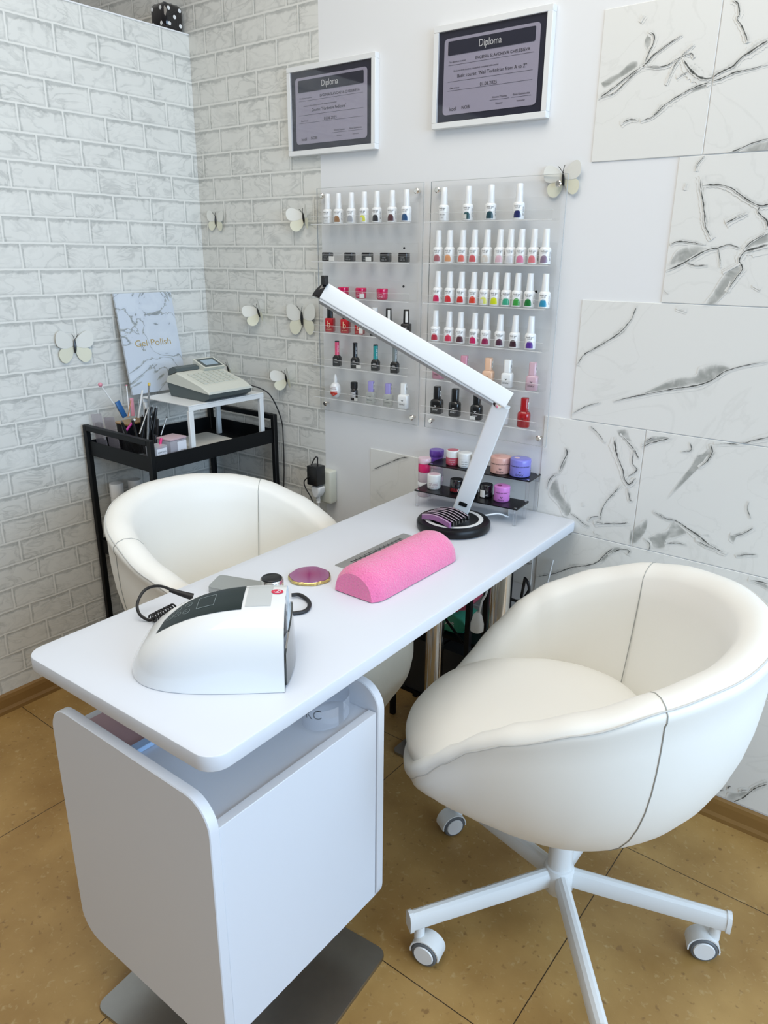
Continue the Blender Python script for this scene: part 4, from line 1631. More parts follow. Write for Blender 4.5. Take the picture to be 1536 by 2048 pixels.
# bottom shelf, left rack
GB = 'assorted bottles on the bottom shelf of the left rack'
t = thing('dropper_bottle', 'white squeeze bottle with a red and white label, bottom shelf of the left rack', 'bottle', (shelf_x(671.3, 800), YB, SHELF_Z[5]), 0, GB)
bm = BM()
add_lathe(bm, [(.010, 0), (.0135, .003), (.0165, .012), (.0175, .022), (.0165, .036), (.012, .044), (.006, .048)], seg=28)
obj('bottle_body', bm, M_BW, t)
bm = BM()
add_lathe(bm, [(.0062, .0482), (.0058, .062), (.003, .072), (.002, .0735)], seg=16)
obj('nozzle', bm, M_WPLA, t)
bm = BM()
def drop_fn(u, v):
    r = interp([(0, .010), (.003, .0135), (.012, .0165), (.022, .0175), (.036, .0165), (.044, .012)], v) + .0007
    return cyl_fn(r, v, .25)(u, 0)
ol = [(-.014 + .028 * i / 12, 0.006 + .006 * abs(i - 6) / 6, .021) for i in range(13)]
add_patch(bm, ol, drop_fn)
obj('red_label', bm, colmat(srgb(214, 62, 48)), t)
bm = BM()
add_text(bm, 'REMOVER', lambda u, v: drop_fn(u, v + .029), .0052)
add_text(bm, 'CUTICLE', lambda u, v: drop_fn(u, v + .034), .0040)
obj('lettering', bm, mat('dark_red_ink', (.18, .03, .05), .5), t)
t = thing('small_round_bottle', 'small black round bottle with a white label, bottom shelf of the left rack', 'bottle', (shelf_x(708.4, 803), YB, SHELF_Z[5]), 0, GB)
bm = BM()
add_lathe(bm, [(.0105, 0), (.0115, .001), (.0115, .032), (.008, .037)], seg=24)
obj('bottle_body', bm, M_BGLO, t)
bm = BM()
add_lathe(bm, [(.0110, .0372), (.0115, .040), (.0115, .056), (.009, .058)], seg=24)
obj('cap', bm, M_BPLA, t)
bm = BM()
add_patch(bm, rect_strip(.018, .018), cyl_fn(.0118, .018, .3))
add_text(bm, 'primer', cyl_fn(.0120, .020, .3), .005, mi=1)
obj('paper_label', bm, [mat('grey_label', (.45, .45, .46), .6), M_INK], t)
bm = BM()
add_patch(bm, [(.010, .001, .011), (.024, .001, .011)], flat_fn(-.0125, 0))
obj('price_sticker', bm, M_STK, t)
M_LILAC = mat('lilac_plastic', srgb(152, 144, 200), 0.35)
M_CBOT = clear_mat('bottle_glass', (.84, .86, .84), .25, .25, (.75, .76, .72))
for i, (xp, yp, lb) in enumerate(((742.9, 806, 'clear bottle with a lilac square cap, middle of the bottom shelf'), (777, 812, 'clear bottle with a lilac cap and barcode, second from right on the bottom shelf'))):
    t = boxy_bottle((shelf_x(xp, yp), YB - .002, SHELF_Z[5]), .3 + .1 * i, M_CBOT, M_LILAC, lb, GB, wb=.029, hb=.036, hc=.032, wc=.018)
boxy_bottle((shelf_x(807.5, 817), YB - .002, SHELF_Z[5]), .3, M_DWHT, M_DWHT, 'white polish bottle with a white cap, right end of the left rack bottom shelf', GB, wb=.033, hb=.042, hc=.033, wc=.018)

# ------------------------------------------------------------------ diplomas
M_FRM = mat('white_frame', (.80, .81, .81), .35)
M_NAVY = mat('navy_print', srgb(44, 46, 62), .5, spec=.2)
M_LAV = mat('lavender_paper', srgb(176, 172, 188), .6, spec=.2)
M_DK = mat('dark_print_ink', srgb(44, 44, 54), .5)


def diploma(x0, x1, z0, z1, lean, label, lines):
    t = thing('framed_diploma', label, 'diploma', ((x0 + x1) / 2, D, z0), 0, 'diplomas on the wall')
    yb_ = D - 0.0005
    yf_ = D - 0.020
    w, h = x1 - x0, z1 - z0
    bm = BM()
    fw = .0145
    for (a, b, c, d_) in ((0, w, 0, fw), (0, w, h - fw, h), (0, fw, fw, h - fw), (w - fw, w, fw, h - fw)):
        add_box(bm, (x0 + a, yf_, z0 + c), (x0 + b, yb_, z0 + d_), .0008, 1)
    obj('frame', bm, M_FRM, t, world=True)
    yp = yf_ + .006
    bm = BM()
    add_box(bm, (x0 + fw, yp, z0 + fw), (x1 - fw, yb_, z1 - fw))
    obj('mat_board', bm, M_NAVY, t, world=True, smooth=False)
    iw, ih = w - 2 * fw, h - 2 * fw
    cx_, cz_ = (x0 + x1) / 2, (z0 + z1) / 2
    bm = BM()
    add_prism(bm, [(cx_ + p[0], cz_ + p[1]) for p in rrect(-iw * .445, -ih * .42, iw * .445, ih * .42, .010)], 'y', yp - .0014, yp - .0007)
    obj('certificate', bm, M_LAV, t, world=True, smooth=False)
    bm = BM()
    add_prism(bm, [(cx_ + p[0], cz_ + p[1]) for p in rrect(-iw * .405, ih * .235, iw * .405, ih * .385, .003)], 'y', yp - .0026, yp - .0019)
    obj('title_banner', bm, M_NAVY, t, world=True, smooth=False)
    bm = BM()
    F = lambda cx2, cz2, yy=yp - .0020: (lambda u, v: (cx_ + cx2 * iw + u, yy, cz_ + cz2 * ih + v))
    for (s, u, v, sz) in lines:
        add_text(bm, s, F(u, v), sz)
    for (u0, u1, v) in ((-.40, .40, .125), (-.40, .40, -.055), (-.40, .40, -.155), (.02, .20, -.315), (.22, .40, -.315)):
        fn = F(0, 0)
        vs = [bm.verts.new(fn(u0 * iw, v * ih)), bm.verts.new(fn(u1 * iw, v * ih)), bm.verts.new(fn(u1 * iw, v * ih + .0006)), bm.verts.new(fn(u0 * iw, v * ih + .0006))]
        bm.faces.new(vs)
    obj('lettering', bm, M_DK, t, world=True, smooth=False)
    bm = BM()
    add_text(bm, 'Diploma', F(0, .31, yp - .0032), .019, .023)
    obj('title_lettering', bm, M_WINK, t, world=True, smooth=False)
    bm = BM()
    add_box(bm, (x0 + fw, yf_ + .0005, z0 + fw), (x1 - fw, yf_ + .0015, z1 - fw))
    obj('glass', bm, clear_mat('picture_glass', (.96, .96, .97), .10), t, world=True, smooth=False)
    # slight hang angle in the wall plane
    return t


LA = [('This diploma is issued to:', -.31, .16, .0050), ('EVGENIA SLAVCHEVA CHELEBIEVA', .115, .165, .0098), ('Graduate of the academy, successfully completed a theoretical', -.13, .06, .0052),
      ('Date of issue:', -.33, -.125, .0054), ('01.06.2025', 0, -.125, .0112), ('kodi', -.34, -.36, .013), ('NOBI', -.21, -.355, .011),
      ('Victoria Dzyoma', .11, -.285, .0062), ('Director', .11, -.355, .0056), ('Elena Gushelovska', .31, -.285, .0062), ('Instructor', .31, -.355, .0056)]
diploma(-1.253, -.9195, 1.749, 1.986, 0, 'larger looking white framed diploma on the right, above the right bottle rack', LA + [('Basic course: "Nail Technician from A to Z"', .02, .0, .0112)])
diploma(-1.787, -1.446, 1.7165, 1.958, 0, 'white framed diploma on the left, overlapping the edge of the brick wallpaper', LA + [('Course: "Hardware Pedicure"', -.02, .0, .0112)])

# ------------------------------------------------------------------ butterflies
M_WING = mat('pale_paper_wing', (.76, .765, .72), .6)
M_WING2 = mat('yellow_paper_wing', (.75, .745, .60), .6)


def butterfly(p, wall, size, roll, label, lift=0.35):
    """wall 'b' = back, 'l' = left"""
    t = thing('butterfly_decoration', label, 'wall decoration', p, 0, 'butterfly wall decorations')
    def place(u, v, n):      # u right, v up, n off the wall
        cu = u * math.cos(roll) - v * math.sin(roll)
        cv = u * math.sin(roll) + v * math.cos(roll)
        return (cu, -n, cv) if wall == 'b' else (n, cu, cv)
    bm = BM()
    pts = [place(0, -0.16 * size + 0.32 * size * k / 8, .0055 + size * .030) for k in range(9)]
    add_tube(bm, pts, [size * .012 + size * .026 * math.sin(PI * (k + .6) / 9) for k in range(9)], 8)
    obj('body', bm, M_BPLA, t)
    bm = BM()
    for s in (-1, 1):
        add_tube(bm, [place(0, .15 * size, .006 + size * .03), place(s * .05 * size, .24 * size, .010 + size * .03), place(s * .09 * size, .30 * size, .012 + size * .03)], .0005 + size * .003, 5)
    obj('antennae', bm, M_BPLA, t)
    for s in (-1, 1):
        for (ol, mm) in (([(0, .02), (.10, .22), (.30, .36), (.44, .34), (.50, .20), (.46, .02), (.30, -.05), (.12, -.03)], M_WING),
                         ([(0, 0), (.16, -.04), (.36, -.06), (.43, -.18), (.38, -.34), (.24, -.40), (.10, -.30), (.03, -.14)], M_WING2)):
            bm = BM()
            q = smooth_path([(a, b, 0) for a, b in ol + [ol[0]]], 4)[:-1]
            base = [place(s * v.x * size, v.y * size, .0045 + abs(v.x) * size * lift + (.0006 if mm is M_WING else 0)) for v in q]
            top = [place(s * v.x * size, v.y * size, .0049 + abs(v.x) * size * lift + (.0006 if mm is M_WING else 0)) for v in q]
            add_loft(bm, [base, top])
            obj('wing', bm, mm, t)
    bm = BM()
    add_lathe(bm, [(.003, 0), (.003, .0045)], seg=8)
    for v in bm.verts:
        c = v.co.copy()
        v.co = Vector((c.x, -c.z, c.y)) if wall == 'b' else Vector((c.z, c.x, c.y))
    obj('glue_dot', bm, M_WPLA, t)
    return t


def on_wall(x, y, w):
    p = px(x, y, y=D - .0035) if w == 'b' else px(x, y, x=LX + .0005)
    if w == 'b':
        p.y = D - .0001
    else:
        p.x = LX + .0001
    return p


butterfly(on_wall(147, 692, 'l'), 'l', .130, -.05, 'largest pale butterfly, alone on the left brick wall', .10)
butterfly(on_wall(433, 441, 'b'), 'b', .085, -.05, 'pale butterfly nearest the wall corner, upper brick wall', .12)
butterfly(on_wall(609, 436, 'b'), 'b', .092, .15, 'pale butterfly beside the top of the left bottle rack', .7)
butterfly(on_wall(519, 625, 'b'), 'b', .095, .35, 'small pale butterfly left of the yellow one on the brick wall', .7)
butterfly(on_wall(606, 637, 'b'), 'b', .130, .05, 'yellowish white butterfly next to the red bottles', .12)
butterfly(on_wall(574, 756, 'b'), 'b', .092, .25, 'pale butterfly lowest on the brick wall, right of the cash register', .7)
butterfly(on_wall(458, 738, 'b'), 'b', .085, .4, 'pale butterfly peeping out above the cash register', .7)
butterfly(on_wall(1128, 358, 'b'), 'b', .098, .12, 'pale butterfly on the plain white wall, beside the marble tiles', .15)

# ------------------------------------------------------------------ dice on the partition
def die(loc, rotz, s, label, faces):
    t = thing('dice', label, 'ornament', loc, rotz, 'dice on top of the brick partition')
    bm = BM()
    add_box(bm, (-s / 2, -s / 2, 0), (s / 2, s / 2, s), s * .23, 6)
    obj('cube_body', bm, M_BGLO, t)
    bm = BM()
    q = s * .27
    pat = {5: [(0, 0), (-q, -q), (q, q), (-q, q), (q, -q)], 6: [(-q, -q), (-q, 0), (-q, q), (q, -q), (q, 0), (q, q)], 4: [(-q, -q), (q, q), (-q, q), (q, -q)]}
    for (f, n) in faces:
        for (u, v) in pat[n]:
            vs = add_lathe(bm, [(s * .075, 0), (s * .07, .0006)], seg=14)
            if f == 'y-':
                Mx = Matrix.Translation((u, -s / 2 - .0001, s / 2 + v)) @ Matrix.Rotation(PI / 2, 4, 'X')
            elif f == 'x+':
                Mx = Matrix.Translation((s / 2 + .0001, u, s / 2 + v)) @ Matrix.Rotation(PI / 2, 4, 'Y')
            else:
                Mx = Matrix.Translation((u, v, s))
            xform(bm, vs, Mx)
    obj('pips', bm, M_WPLA, t)


die((LX - .048, 1.7965, PT + .004), math.radians(0), .080, 'black dice with white pips on top of the brick partition, in the corner', [('x+', 5), ('y-', 4), ('z', 6)])
# ------------------------------------------------------------------ trolley
tr = thing('black_trolley', 'black metal trolley standing against the brick wall in the corner', 'trolley', (-2.04, 1.555, 0))
X0, X1, Y0, Y1 = -2.225, -1.882, 1.292, 1.806
for (x_, y_) in ((X0, Y0), (X1, Y0), (X0, Y1), (X1, Y1)):
    bm = BM()
    add_box(bm, (x_ - .009, y_ - .009, .03), (x_ + .009, y_ + .009, .898), .002, 1)
    obj('post', bm, M_BLK, tr, world=True)
for y_ in (Y0, Y1):
    bm = BM()
    add_box(bm, (X0 + .0092, y_ - .009, .880), (X1 - .0092, y_ + .009, .898), .002, 1)
    obj('handle_rail', bm, M_BLK, tr, world=True)
for z_ in (.797, .45, .10):
    bm = BM()
    add_box(bm, (X0 + .009, Y0 + .009, z_), (X1 - .009, Y1 - .009, z_ + .003))
    for (a, b) in (((X0 - .001, Y0 + .0092), (X0 + .002, Y1 - .0092)), ((X1 - .002, Y0 + .0092), (X1 + .001, Y1 - .0092))):
        add_box(bm, (a[0], a[1], z_), (b[0], b[1], z_ + .048))
    for (a, b) in (((X0 + .0092, Y0 - .001), (X1 - .0092, Y0 + .002)), ((X0 + .0092, Y1 - .002), (X1 - .0092, Y1 + .001))):
        add_box(bm, (a[0], a[1], z_), (b[0], b[1], z_ + .048))
    obj('shelf_tray', bm, M_BLK, tr, world=True)
for (x_, y_) in ((X0, Y0), (X1, Y0), (X0, Y1), (X1, Y1)):
    bm = BM()
    vs = add_lathe(bm, [(.013, -.008), (.015, -.006), (.015, .006), (.013, .008)], seg=16)
    xform(bm, vs, Matrix.Translation((x_, y_, .0151)) @ Matrix.Rotation(PI / 2, 4, 'X'))
    obj('caster', bm, M_RUB, tr, world=True)
TZ = .8003
# two white tall bottles on the middle shelf
for (x_, y_, l_) in ((-2.175, 1.345, 'tall white bottle on the middle shelf of the trolley, nearer the room'), (-2.165, 1.41, 'tall white bottle on the middle shelf of the trolley, half behind the chair back')):
    t = thing('white_bottle', l_, 'bottle', (x_, y_, .4533), 0, 'white bottles on the trolley')
    bm = BM()
    add_lathe(bm, [(.020, 0), (.022, .003), (.022, .190), (.020, .196)], (0, 0, 0), 24)
    obj('bottle_body', bm, M_WPLA, t)
    bm = BM()
    add_lathe(bm, [(.0225, .1963), (.0225, .240), (.021, .243)], (0, 0, 0), 24)
    obj('cap', bm, M_BW, t)
# white riser table
rz = thing('riser_stand', 'small white metal riser standing on the black trolley', 'stand', (-2.01, 1.61, TZ))
RX0, RX1, RY0, RY1, RT = -2.135, -1.893, 1.452, 1.772, .978
bm = BM()
add_box(bm, (RX0, RY0, RT - .004), (RX1, RY1, RT), .0008, 1)
add_box(bm, (RX1 - .003, RY0, RT - .018), (RX1, RY1, RT - .0042))
add_box(bm, (RX0, RY0, RT - .018), (RX0 + .003, RY1, RT - .0042))
obj('top_plate', bm, M_WMET, rz, world=True, smooth=False)
for (a, b) in ((RX1 - .012, RY0), (RX1 - .012, RY1 - .018), (RX0, RY0), (RX0, RY1 - .018)):
    bm = BM()
    add_box(bm, (a, b, TZ + .0002), (a + .012, b + .018, RT - .0185), .001, 1)
    obj('leg', bm, M_WMET, rz, world=True)
# folded white cloth / booklets under the riser
bm = BM()
ss = []
for z, k in ((0, .98), (.006, 1.0), (.018, 1.0), (.026, .97), (.030, .88)):
    ss.append([(-2.0 + p[0] * k, 1.585 + p[1] * k, TZ + .0002 + z + .0015 * math.sin(p[0] * 60) * (z > .02)) for p in rrect(-.085, -.085, .085, .085, .012)])
add_loft(bm, ss)
o = obj('folded_towel', bm, mat('off_white_cloth', (.70, .69, .64), .9, bump=(60, .4, .003)))
tag(o, 'folded off white cloth lying under the white riser on the trolley', 'towel')
# cash register
cr_ = thing('cash_register', 'grey and cream cash register standing on the white riser', 'cash register', (-1.98, 1.617, RT))
M_CREAM = mat('cream_plastic', (.62, .63, .56), .4)
M_DGRY = mat('dark_grey_plastic', (.075, .095, .095), .45)
M_MGRY = mat('mid_grey_plastic', (.16, .18, .18), .4)
GX0, GX1, GY0, GY1 = -2.088, -1.878, 1.522, 1.708
bm = BM()
add_prism(bm, [(GX0 + .012, RT + .001), (GX1 - .030, RT + .001), (GX1 - .004, RT + .014), (GX1, RT + .026), (GX0 - .002, RT + .045), (GX0 - .002, RT + .034)], 'y', GY0 + .003, GY1 - .003)
obj('lower_housing', bm, M_DGRY, cr_, world=True, smooth=False)
bm = BM()
ss = []
prof = [(GX0 - .003, RT + .0455), (GX1 + .002, RT + .0265), (GX1 + .001, RT + .034), (GX1 - .035, RT + .050), (GX0 + .07, RT + .078), (GX0 + .05, RT + .082), (GX0 + .004, RT + .066)]
for y_, k in ((GY0, .0), (GY0 + .006, 1.0), (GY1 - .006, 1.0), (GY1, .0)):
    ss.append([(p[0], y_, p[1] - (.004 * (1 - k) if i > 1 else 0)) for i, p in enumerate(prof)])
add_loft(bm, ss)
obj('upper_housing', bm, M_CREAM, cr_, world=True, smooth=False)
def regtop(u, v, h=.0):      # u along y, v along x on the sloping top
    x0_, z0_ = GX0 + .07, RT + .078
    x1_, z1_ = GX1 - .035, RT + .050
    return (x0_ + (x1_ - x0_) * v, GY0 + (GY1 - GY0) * u, z0_ + (z1_ - z0_) * v + h)
bm = BM()
for i in range(7):
    for j in range(5):
        u0_, v0_ = .12 + i * .115, .10 + j * .17
        P4 = [regtop(u0_, v0_, .0002), regtop(u0_ + .085, v0_, .0002), regtop(u0_ + .085, v0_ + .13, .0002), regtop(u0_, v0_ + .13, .0002)]
        Q4 = [(p[0], p[1], p[2] + .0022) for p in P4]
        add_loft(bm, [P4, Q4])
kb = obj('keyboard', bm, mat('key_plastic', (.55, .57, .51), .45), cr_, world=True, smooth=False)
bm = BM()
add_prism(bm, [(GX0 - .001, RT + .067), (GX0 + .048, RT + .083), (GX0 + .046, RT + .093), (GX0 + .030, RT + .098), (GX0 + .008, RT + .090)], 'y', GY0 + .006, GY0 + .098)
p_ = obj('printer_cover', bm, M_DGRY, cr_, world=True, smooth=False)
bm = BM()
add_box(bm, (GX0 + .012, GY0 + .030, RT + .0925), (GX0 + .040, GY0 + .088, RT + .0955))
obj('paper_slot', bm, M_MGRY, p_, world=True, smooth=False)
bm = BM()
scr = [(GX0 + .012, RT + .092), (GX0 + .014, RT + .113), (GX0 + .078, RT + .088), (GX0 + .068, RT + .078)]
add_prism(bm, scr, 'y', GY0 + .100, GY1 + .002)
d_ = obj('display_housing', bm, M_CREAM, cr_, world=True, smooth=False)
def scr_fn(u, v, h):
    a, b = Vector((GX0 + .014, 0, RT + .113)), Vector((GX0 + .078, 0, RT + .088))
    n = Vector((.35, 0, .94))
    q = a + (b - a) * v + n * h
    return (q.x, GY0 + .100 + (GY1 + .002 - GY0 - .100) * u, q.z)
bm = BM()
add_loft(bm, [[scr_fn(u, v, .0002) for u, v in ((.08, .1), (.92, .1), (.92, .9), (.08, .9))], [scr_fn(u, v, .001) for u, v in ((.08, .1), (.92, .1), (.92, .9), (.08, .9))]])
obj('display_bezel', bm, M_DGRY, d_, world=True, smooth=False)
bm = BM()
add_loft(bm, [[scr_fn(u, v, .0011) for u, v in ((.2, .25), (.8, .25), (.8, .75), (.2, .75))], [scr_fn(u, v, .0014) for u, v in ((.2, .25), (.8, .25), (.8, .75), (.2, .75))]])
obj('display_screen', bm, mat('lcd_screen', (.34, .44, .52), .2), d_, world=True, smooth=False)
# power cord of the register
bm = BM()
add_tube(bm, smooth_path([(GX0 + .15, GY1 - .002, RT + .03), (-1.93, 1.735, RT + .028), (-1.885, 1.79, RT - .006), (-1.866, 1.826, .88), (-1.862, 1.829, .80), (-1.862, 1.828, .70), (-1.87, 1.828, .55), (-1.86, 1.828, .30)]), .0022, 8)
o = obj('thin_black_cable', bm, M_RUB)
tag(o, 'thin black cord running from the cash register down behind the trolley', 'cord')

# marble look folder leaning on the wall
fo = thing('price_folder', 'tall marble patterned folder with gold lettering leaning on the brick wall behind the register', 'folder', (-2.18, 1.55, RT))
M_FMB = bpy.data.materials.new('folder_marble')
M_FMB.use_nodes = True
nt = M_FMB.node_tree
b_ = nt.nodes['Principled BSDF']
b_.inputs['Roughness'].default_value = .3
geo = nt.nodes.new('ShaderNodeNewGeometry')
n1 = nt.nodes.new('ShaderNodeTexNoise')
n1.inputs['Scale'].default_value = 8
n1.inputs['Detail'].default_value = 8
n1.inputs['Distortion'].default_value = 1.3
nt.links.new(geo.outputs['Position'], n1.inputs['Vector'])
rp = nt.nodes.new('ShaderNodeValToRGB')
els = rp.color_ramp.elements
els[0].position = .40
els[0].color = (.60, .66, .73, 1)
els[1].position = .62
els[1].color = (.56, .62, .70, 1)
for pos, c in ((.487, (.55, .61, .69)), (.4985, (.20, .23, .25)), (.507, (.36, .39, .38)), (.525, (.56, .62, .70))):
    e = els.new(pos)
    e.color = (*c, 1)
nt.links.new(n1.outputs['Fac'], rp.inputs[0])
nt.links.new(rp.outputs[0], b_.inputs['Base Color'])
FY0, FY1, FH = 1.447, 1.672, .325
def fold_fn(u, v, n=0.0):       # u along y 0..1, v up 0..1
    return (-2.178 - v * .052 + n, FY0 + (FY1 - FY0) * u, RT + .001 + v * FH)
FR = -.030
bm = BM()
q = [fold_fn(0, 0), fold_fn(1, 0), fold_fn(1, 1), fold_fn(0, 1)]
q2 = [fold_fn(a, b, -.008) for a, b in ((0, 0), (1, 0), (1, 1), (0, 1))]
add_loft(bm, [q, q2])
for v in bm.verts:
    v.co.x += .0
o = obj('cover', bm, M_FMB, fo, world=True, smooth=False)
bm = BM()
add_text(bm, 'Gel Polish', lambda u, v: fold_fn(.52 + u / .225, .50 + v / FH, .0006), .036, .030)
obj('gold_lettering', bm, mat('gold_foil', (.62, .48, .22), .35, metal=.6), fo, world=True, smooth=False)

# ---- things at the near end of the trolley
def P3(x, y, **k):
    return px(x, y, **k)


cup = thing('pencil_holder', 'black holder with a gold rim standing among the tools on the trolley', 'holder', (-2.115, 1.395, TZ))
bm = BM()
add_loft(bm, [rbox_sec(.055, .085, .008, 0.0003), rbox_sec(.062, .095, .010, .105)])
obj('holder_body', bm, M_BGLO, cup)
bm = BM()
add_loft(bm, [rbox_sec(.066, .099, .011, .1053), rbox_sec(.066, .099, .011, .1095)])
obj('rim', bm, mat('gold_rim', (.60, .36, .15), .3, metal=.7), cup)
TOPZ = TZ + .0895


def rod(name, a, b, r, m, label, cat='tool', group='tools standing on the trolley', flat=None, tip=None):
    bm = BM()
    a, b = Vector(a), Vector(b)
    if flat:
        add_bar(bm, a, b, flat[0], flat[1], up=flat[2], bev=min(flat[0], flat[1]) * .2)
    else:
        add_tube(bm, [a, a.lerp(b, .5), b], r, 10)
    t = obj(name, bm, m)
    tag(t, label, cat, group)
    if tip:
        bm = BM()
        d = (b - a).normalized()
        if tip[0] == 'ball':
            add_ellipsoid(bm, b + d * tip[1], (tip[1],) * 3, 12)
        else:
            add_tube(bm, [b + d * .0002, b + d * tip[1]], tip[3] if len(tip) > 3 else r * 1.05, 10)
        obj('tip', bm, tip[2], t)
    return t


M_PINKL = mat('light_pink_plastic', srgb(222, 150, 166), .35)
M_BLUEP = mat('blue_plastic', srgb(34, 92, 150), .35)
M_MAG = mat('magenta_plastic', srgb(190, 40, 140), .35)
M_HOT = mat('hot_pink_plastic', srgb(222, 50, 120), .35)
c0 = Vector((-2.115, 1.395, TOPZ + .001))
def trp(x, y, xx):      # a photo point at a chosen distance from the left wall
    return px(x, y, x=xx)
rod('brush', trp(246, 834, -2.135), trp(203, 773, -2.15), .0022, M_WPLA, 'long white stick with a pink ball tip leaning out to the left', 'brush', tip=('ball', .007, M_PINKL))
rod('nail_file', trp(250, 834, -2.125), trp(234, 803, -2.13), .004, M_BLUEP, 'blue handled file in the gold rimmed holder', 'nail file', flat=(.017, .006, (1, 0, 0)))
rod('tweezers', trp(266, 832, -2.12), trp(263, 796, -2.125), .004, M_PINKL, 'light pink tweezers standing in the gold rimmed holder', 'tweezers', flat=(.012, .004, (1, 0, 0)))
rod('stirring_stick', trp(259, 832, -2.13), trp(253, 772, -2.14), .0022, M_WPLA, 'thin white stick with a pale pink end in the gold rimmed holder', 'stick', tip=('rod', .004, M_PINKL, .003))
rod('cuticle_pusher', trp(256, 834, -2.10), trp(262, 800, -2.10), .0018, mat('copper', (.55, .25, .12), .3, metal=.8), 'copper coloured pusher in the gold rimmed holder', 'manicure tool')
rod('cuticle_pusher', trp(274, 834, -2.115), trp(278, 799, -2.12), .0018, M_STEEL, 'steel pusher at the right edge of the gold rimmed holder', 'manicure tool')
rod('brush', trp(277, 836, -2.08), trp(285, 780, -2.08), .0032, M_WPLA, 'white tube rising in front of the marble folder', 'brush')
# acrylic brush box with the black brushes
bx = thing('clear_organiser', 'clear acrylic organiser full of black brushes on the trolley', 'organiser', (-2.03, 1.375, TZ))
bm = BM()
for (lo, hi) in (((-.055, -.045, .0004), (.055, .045, .002)), ((-.055, -.045, .002), (.055, -.043, .07)), ((-.055, .043, .002), (.055, .045, .07)), ((-.055, -.043, .002), (-.053, .043, .07)), ((.053, -.043, .002), (.055, .043, .07))):
    add_box(bm, lo, hi)
obj('walls', bm, clear_mat('smoky_clear', (.86, .86, .87), .15, .03, (.3, .3, .3)), bx, smooth=False)
rq = random.Random(4)
for k in range(12):
    bx_ = -2.03 + rq.uniform(-.040, .040)
    by_ = 1.372 + rq.uniform(-.028, .03)
    lean = (k - 4) * .010
    top = (bx_ + rq.uniform(-.012, .006) + .006, by_ + lean * .8 + rq.uniform(-.01, .02), TZ + rq.uniform(.125, .16))
    t_ = ['thick', 'slim', 'short'][k % 3]
    rod('brush', (bx_, by_, TZ + .0045), top, .0044 + .001 * (k % 2), M_BPLA, 'black handled brush in the tight bundle in the clear organiser', 'brush', 'black brushes in the clear organiser', tip=('rod', .006, M_STEEL, .0022))
rod('pattern_pen', (-1.985, 1.345, TZ + .004), trp(298, 772, -2.03), .0034, mat('marbled_pen', (.32, .33, .33), .3, noise=(90, .35)), 'grey patterned pen with a gold end, tallest of the brush bundle', 'pen', tip=('rod', .010, mat('gold_tip', (.62, .45, .08), .35), .0045))
rod('silver_pen', trp(279, 868, -1.99), trp(297, 815, -2.00), .0025, M_STEEL, 'silver pen leaning left in front of the black brushes', 'pen')
rod('lacquer_pen', trp(252, 862, -2.06), trp(267, 842, -2.06), .0038, M_MAG, 'short magenta pen leaning on the black holder', 'pen', tip=('rod', .008, M_WPLA, .004))
rod('fine_liner', trp(322, 870, -1.955), trp(333, 836, -1.955), .0022, M_STEEL, 'thin silver tool standing by the pink one near the box', 'tool', tip=('rod', .005, M_BPLA, .0026))
rod('nail_clipper', (-1.925, 1.352, TZ + .050), (-1.927, 1.365, TZ + .085), .0045, M_HOT, 'short hot pink tool sticking out of the little clear jar', 'tool')
rod('black_bottle', (-1.965, 1.366, TZ + .0006), (-1.967, 1.372, TZ + .088), .0085, M_BPLA, 'slim black tube behind the hot pink tool', 'tube')
# leaning clear plastic sleeves
for i, (a, b, l_) in enumerate((((200, 800), (238, 892), 'clear plastic sleeve leaning on the trolley rail, farther left'), ((215, 795), (250, 890), 'clear plastic sleeve leaning in front of the gold rimmed holder'))):
    y_ = 1.315 + i * .022
    bm = BM()
    x_ = -2.175 + i * .035
    vs = add_box(bm, (-.030, -.0008, 0), (.030, .0008, .135 - i * .01))
    xform(bm, vs, Matrix.Translation((x_, y_, TZ + .0008)) @ Matrix.Rotation(-.16, 4, 'Y'))
    o = obj('plastic_sleeve', bm, clear_mat('sleeve_plastic', (.84, .82, .85), .2, .22, (.7, .66, .72)), smooth=False)
    tag(o, l_, 'packaging', 'clear sleeves on the trolley')
# little clear jar with label, and the pink boxed item
t = thing('clear_jar', 'small clear square jar with a white label at the near corner of the trolley', 'jar', (-1.918, 1.338, TZ), .1)
bm = BM()
add_loft(bm, [rbox_sec(.042, .046, .004, .0004), rbox_sec(.046, .050, .004, .068)])
obj('jar_body', bm, clear_mat('jar_plastic', (.86, .87, .90), .2, .4, (.75, .77, .82)), t)
bm = BM()
add_patch(bm, [(-.020, .022, .062), (.020, .022, .062)], lambda u, v: (.0238, u, v))
add_text(bm, 'REMOVER', lambda u, v: (.0241, u, v + .050), .0075, mi=1)
add_text(bm, 'nail wipes', lambda u, v: (.0241, u, v + .038), .006, mi=1)
obj('paper_label', bm, [mat('white_label', (.74, .75, .80), .6), M_INK], t)
t = thing('clear_box', 'clear plastic box with a pink lid and white label on the trolley', 'box', (-1.93, 1.405, TZ), .12)
bm = BM()
add_box(bm, (-.030, -.034, .0005), (.030, .034, .076), .003, 2)
obj('box_body', bm, clear_mat('box_plastic', (.72, .72, .76), .2, .55, (.55, .54, .60)), t)
bm = BM()
add_box(bm, (-.031, -.035, .0763), (.031, .035, .083), .002, 2)
obj('lid', bm, clear_mat('lid_plastic', (.85, .72, .75), .2, .6, (.72, .55, .60)), t)
bm = BM()
add_patch(bm, [(-.006, .030, .070), (.032, .030, .070)], lambda u, v: (.0306, u, v))
add_text(bm, '0124', lambda u, v: (.0309, u + .014, v + .040), .008, mi=1)
obj('paper_label', bm, [mat('white_label', (.74, .75, .80), .6), M_INK], t)
t = thing('silver_tin', 'round silver grey tin seen through the trolley end', 'tin', (-1.975, 1.318, TZ))
bm = BM()
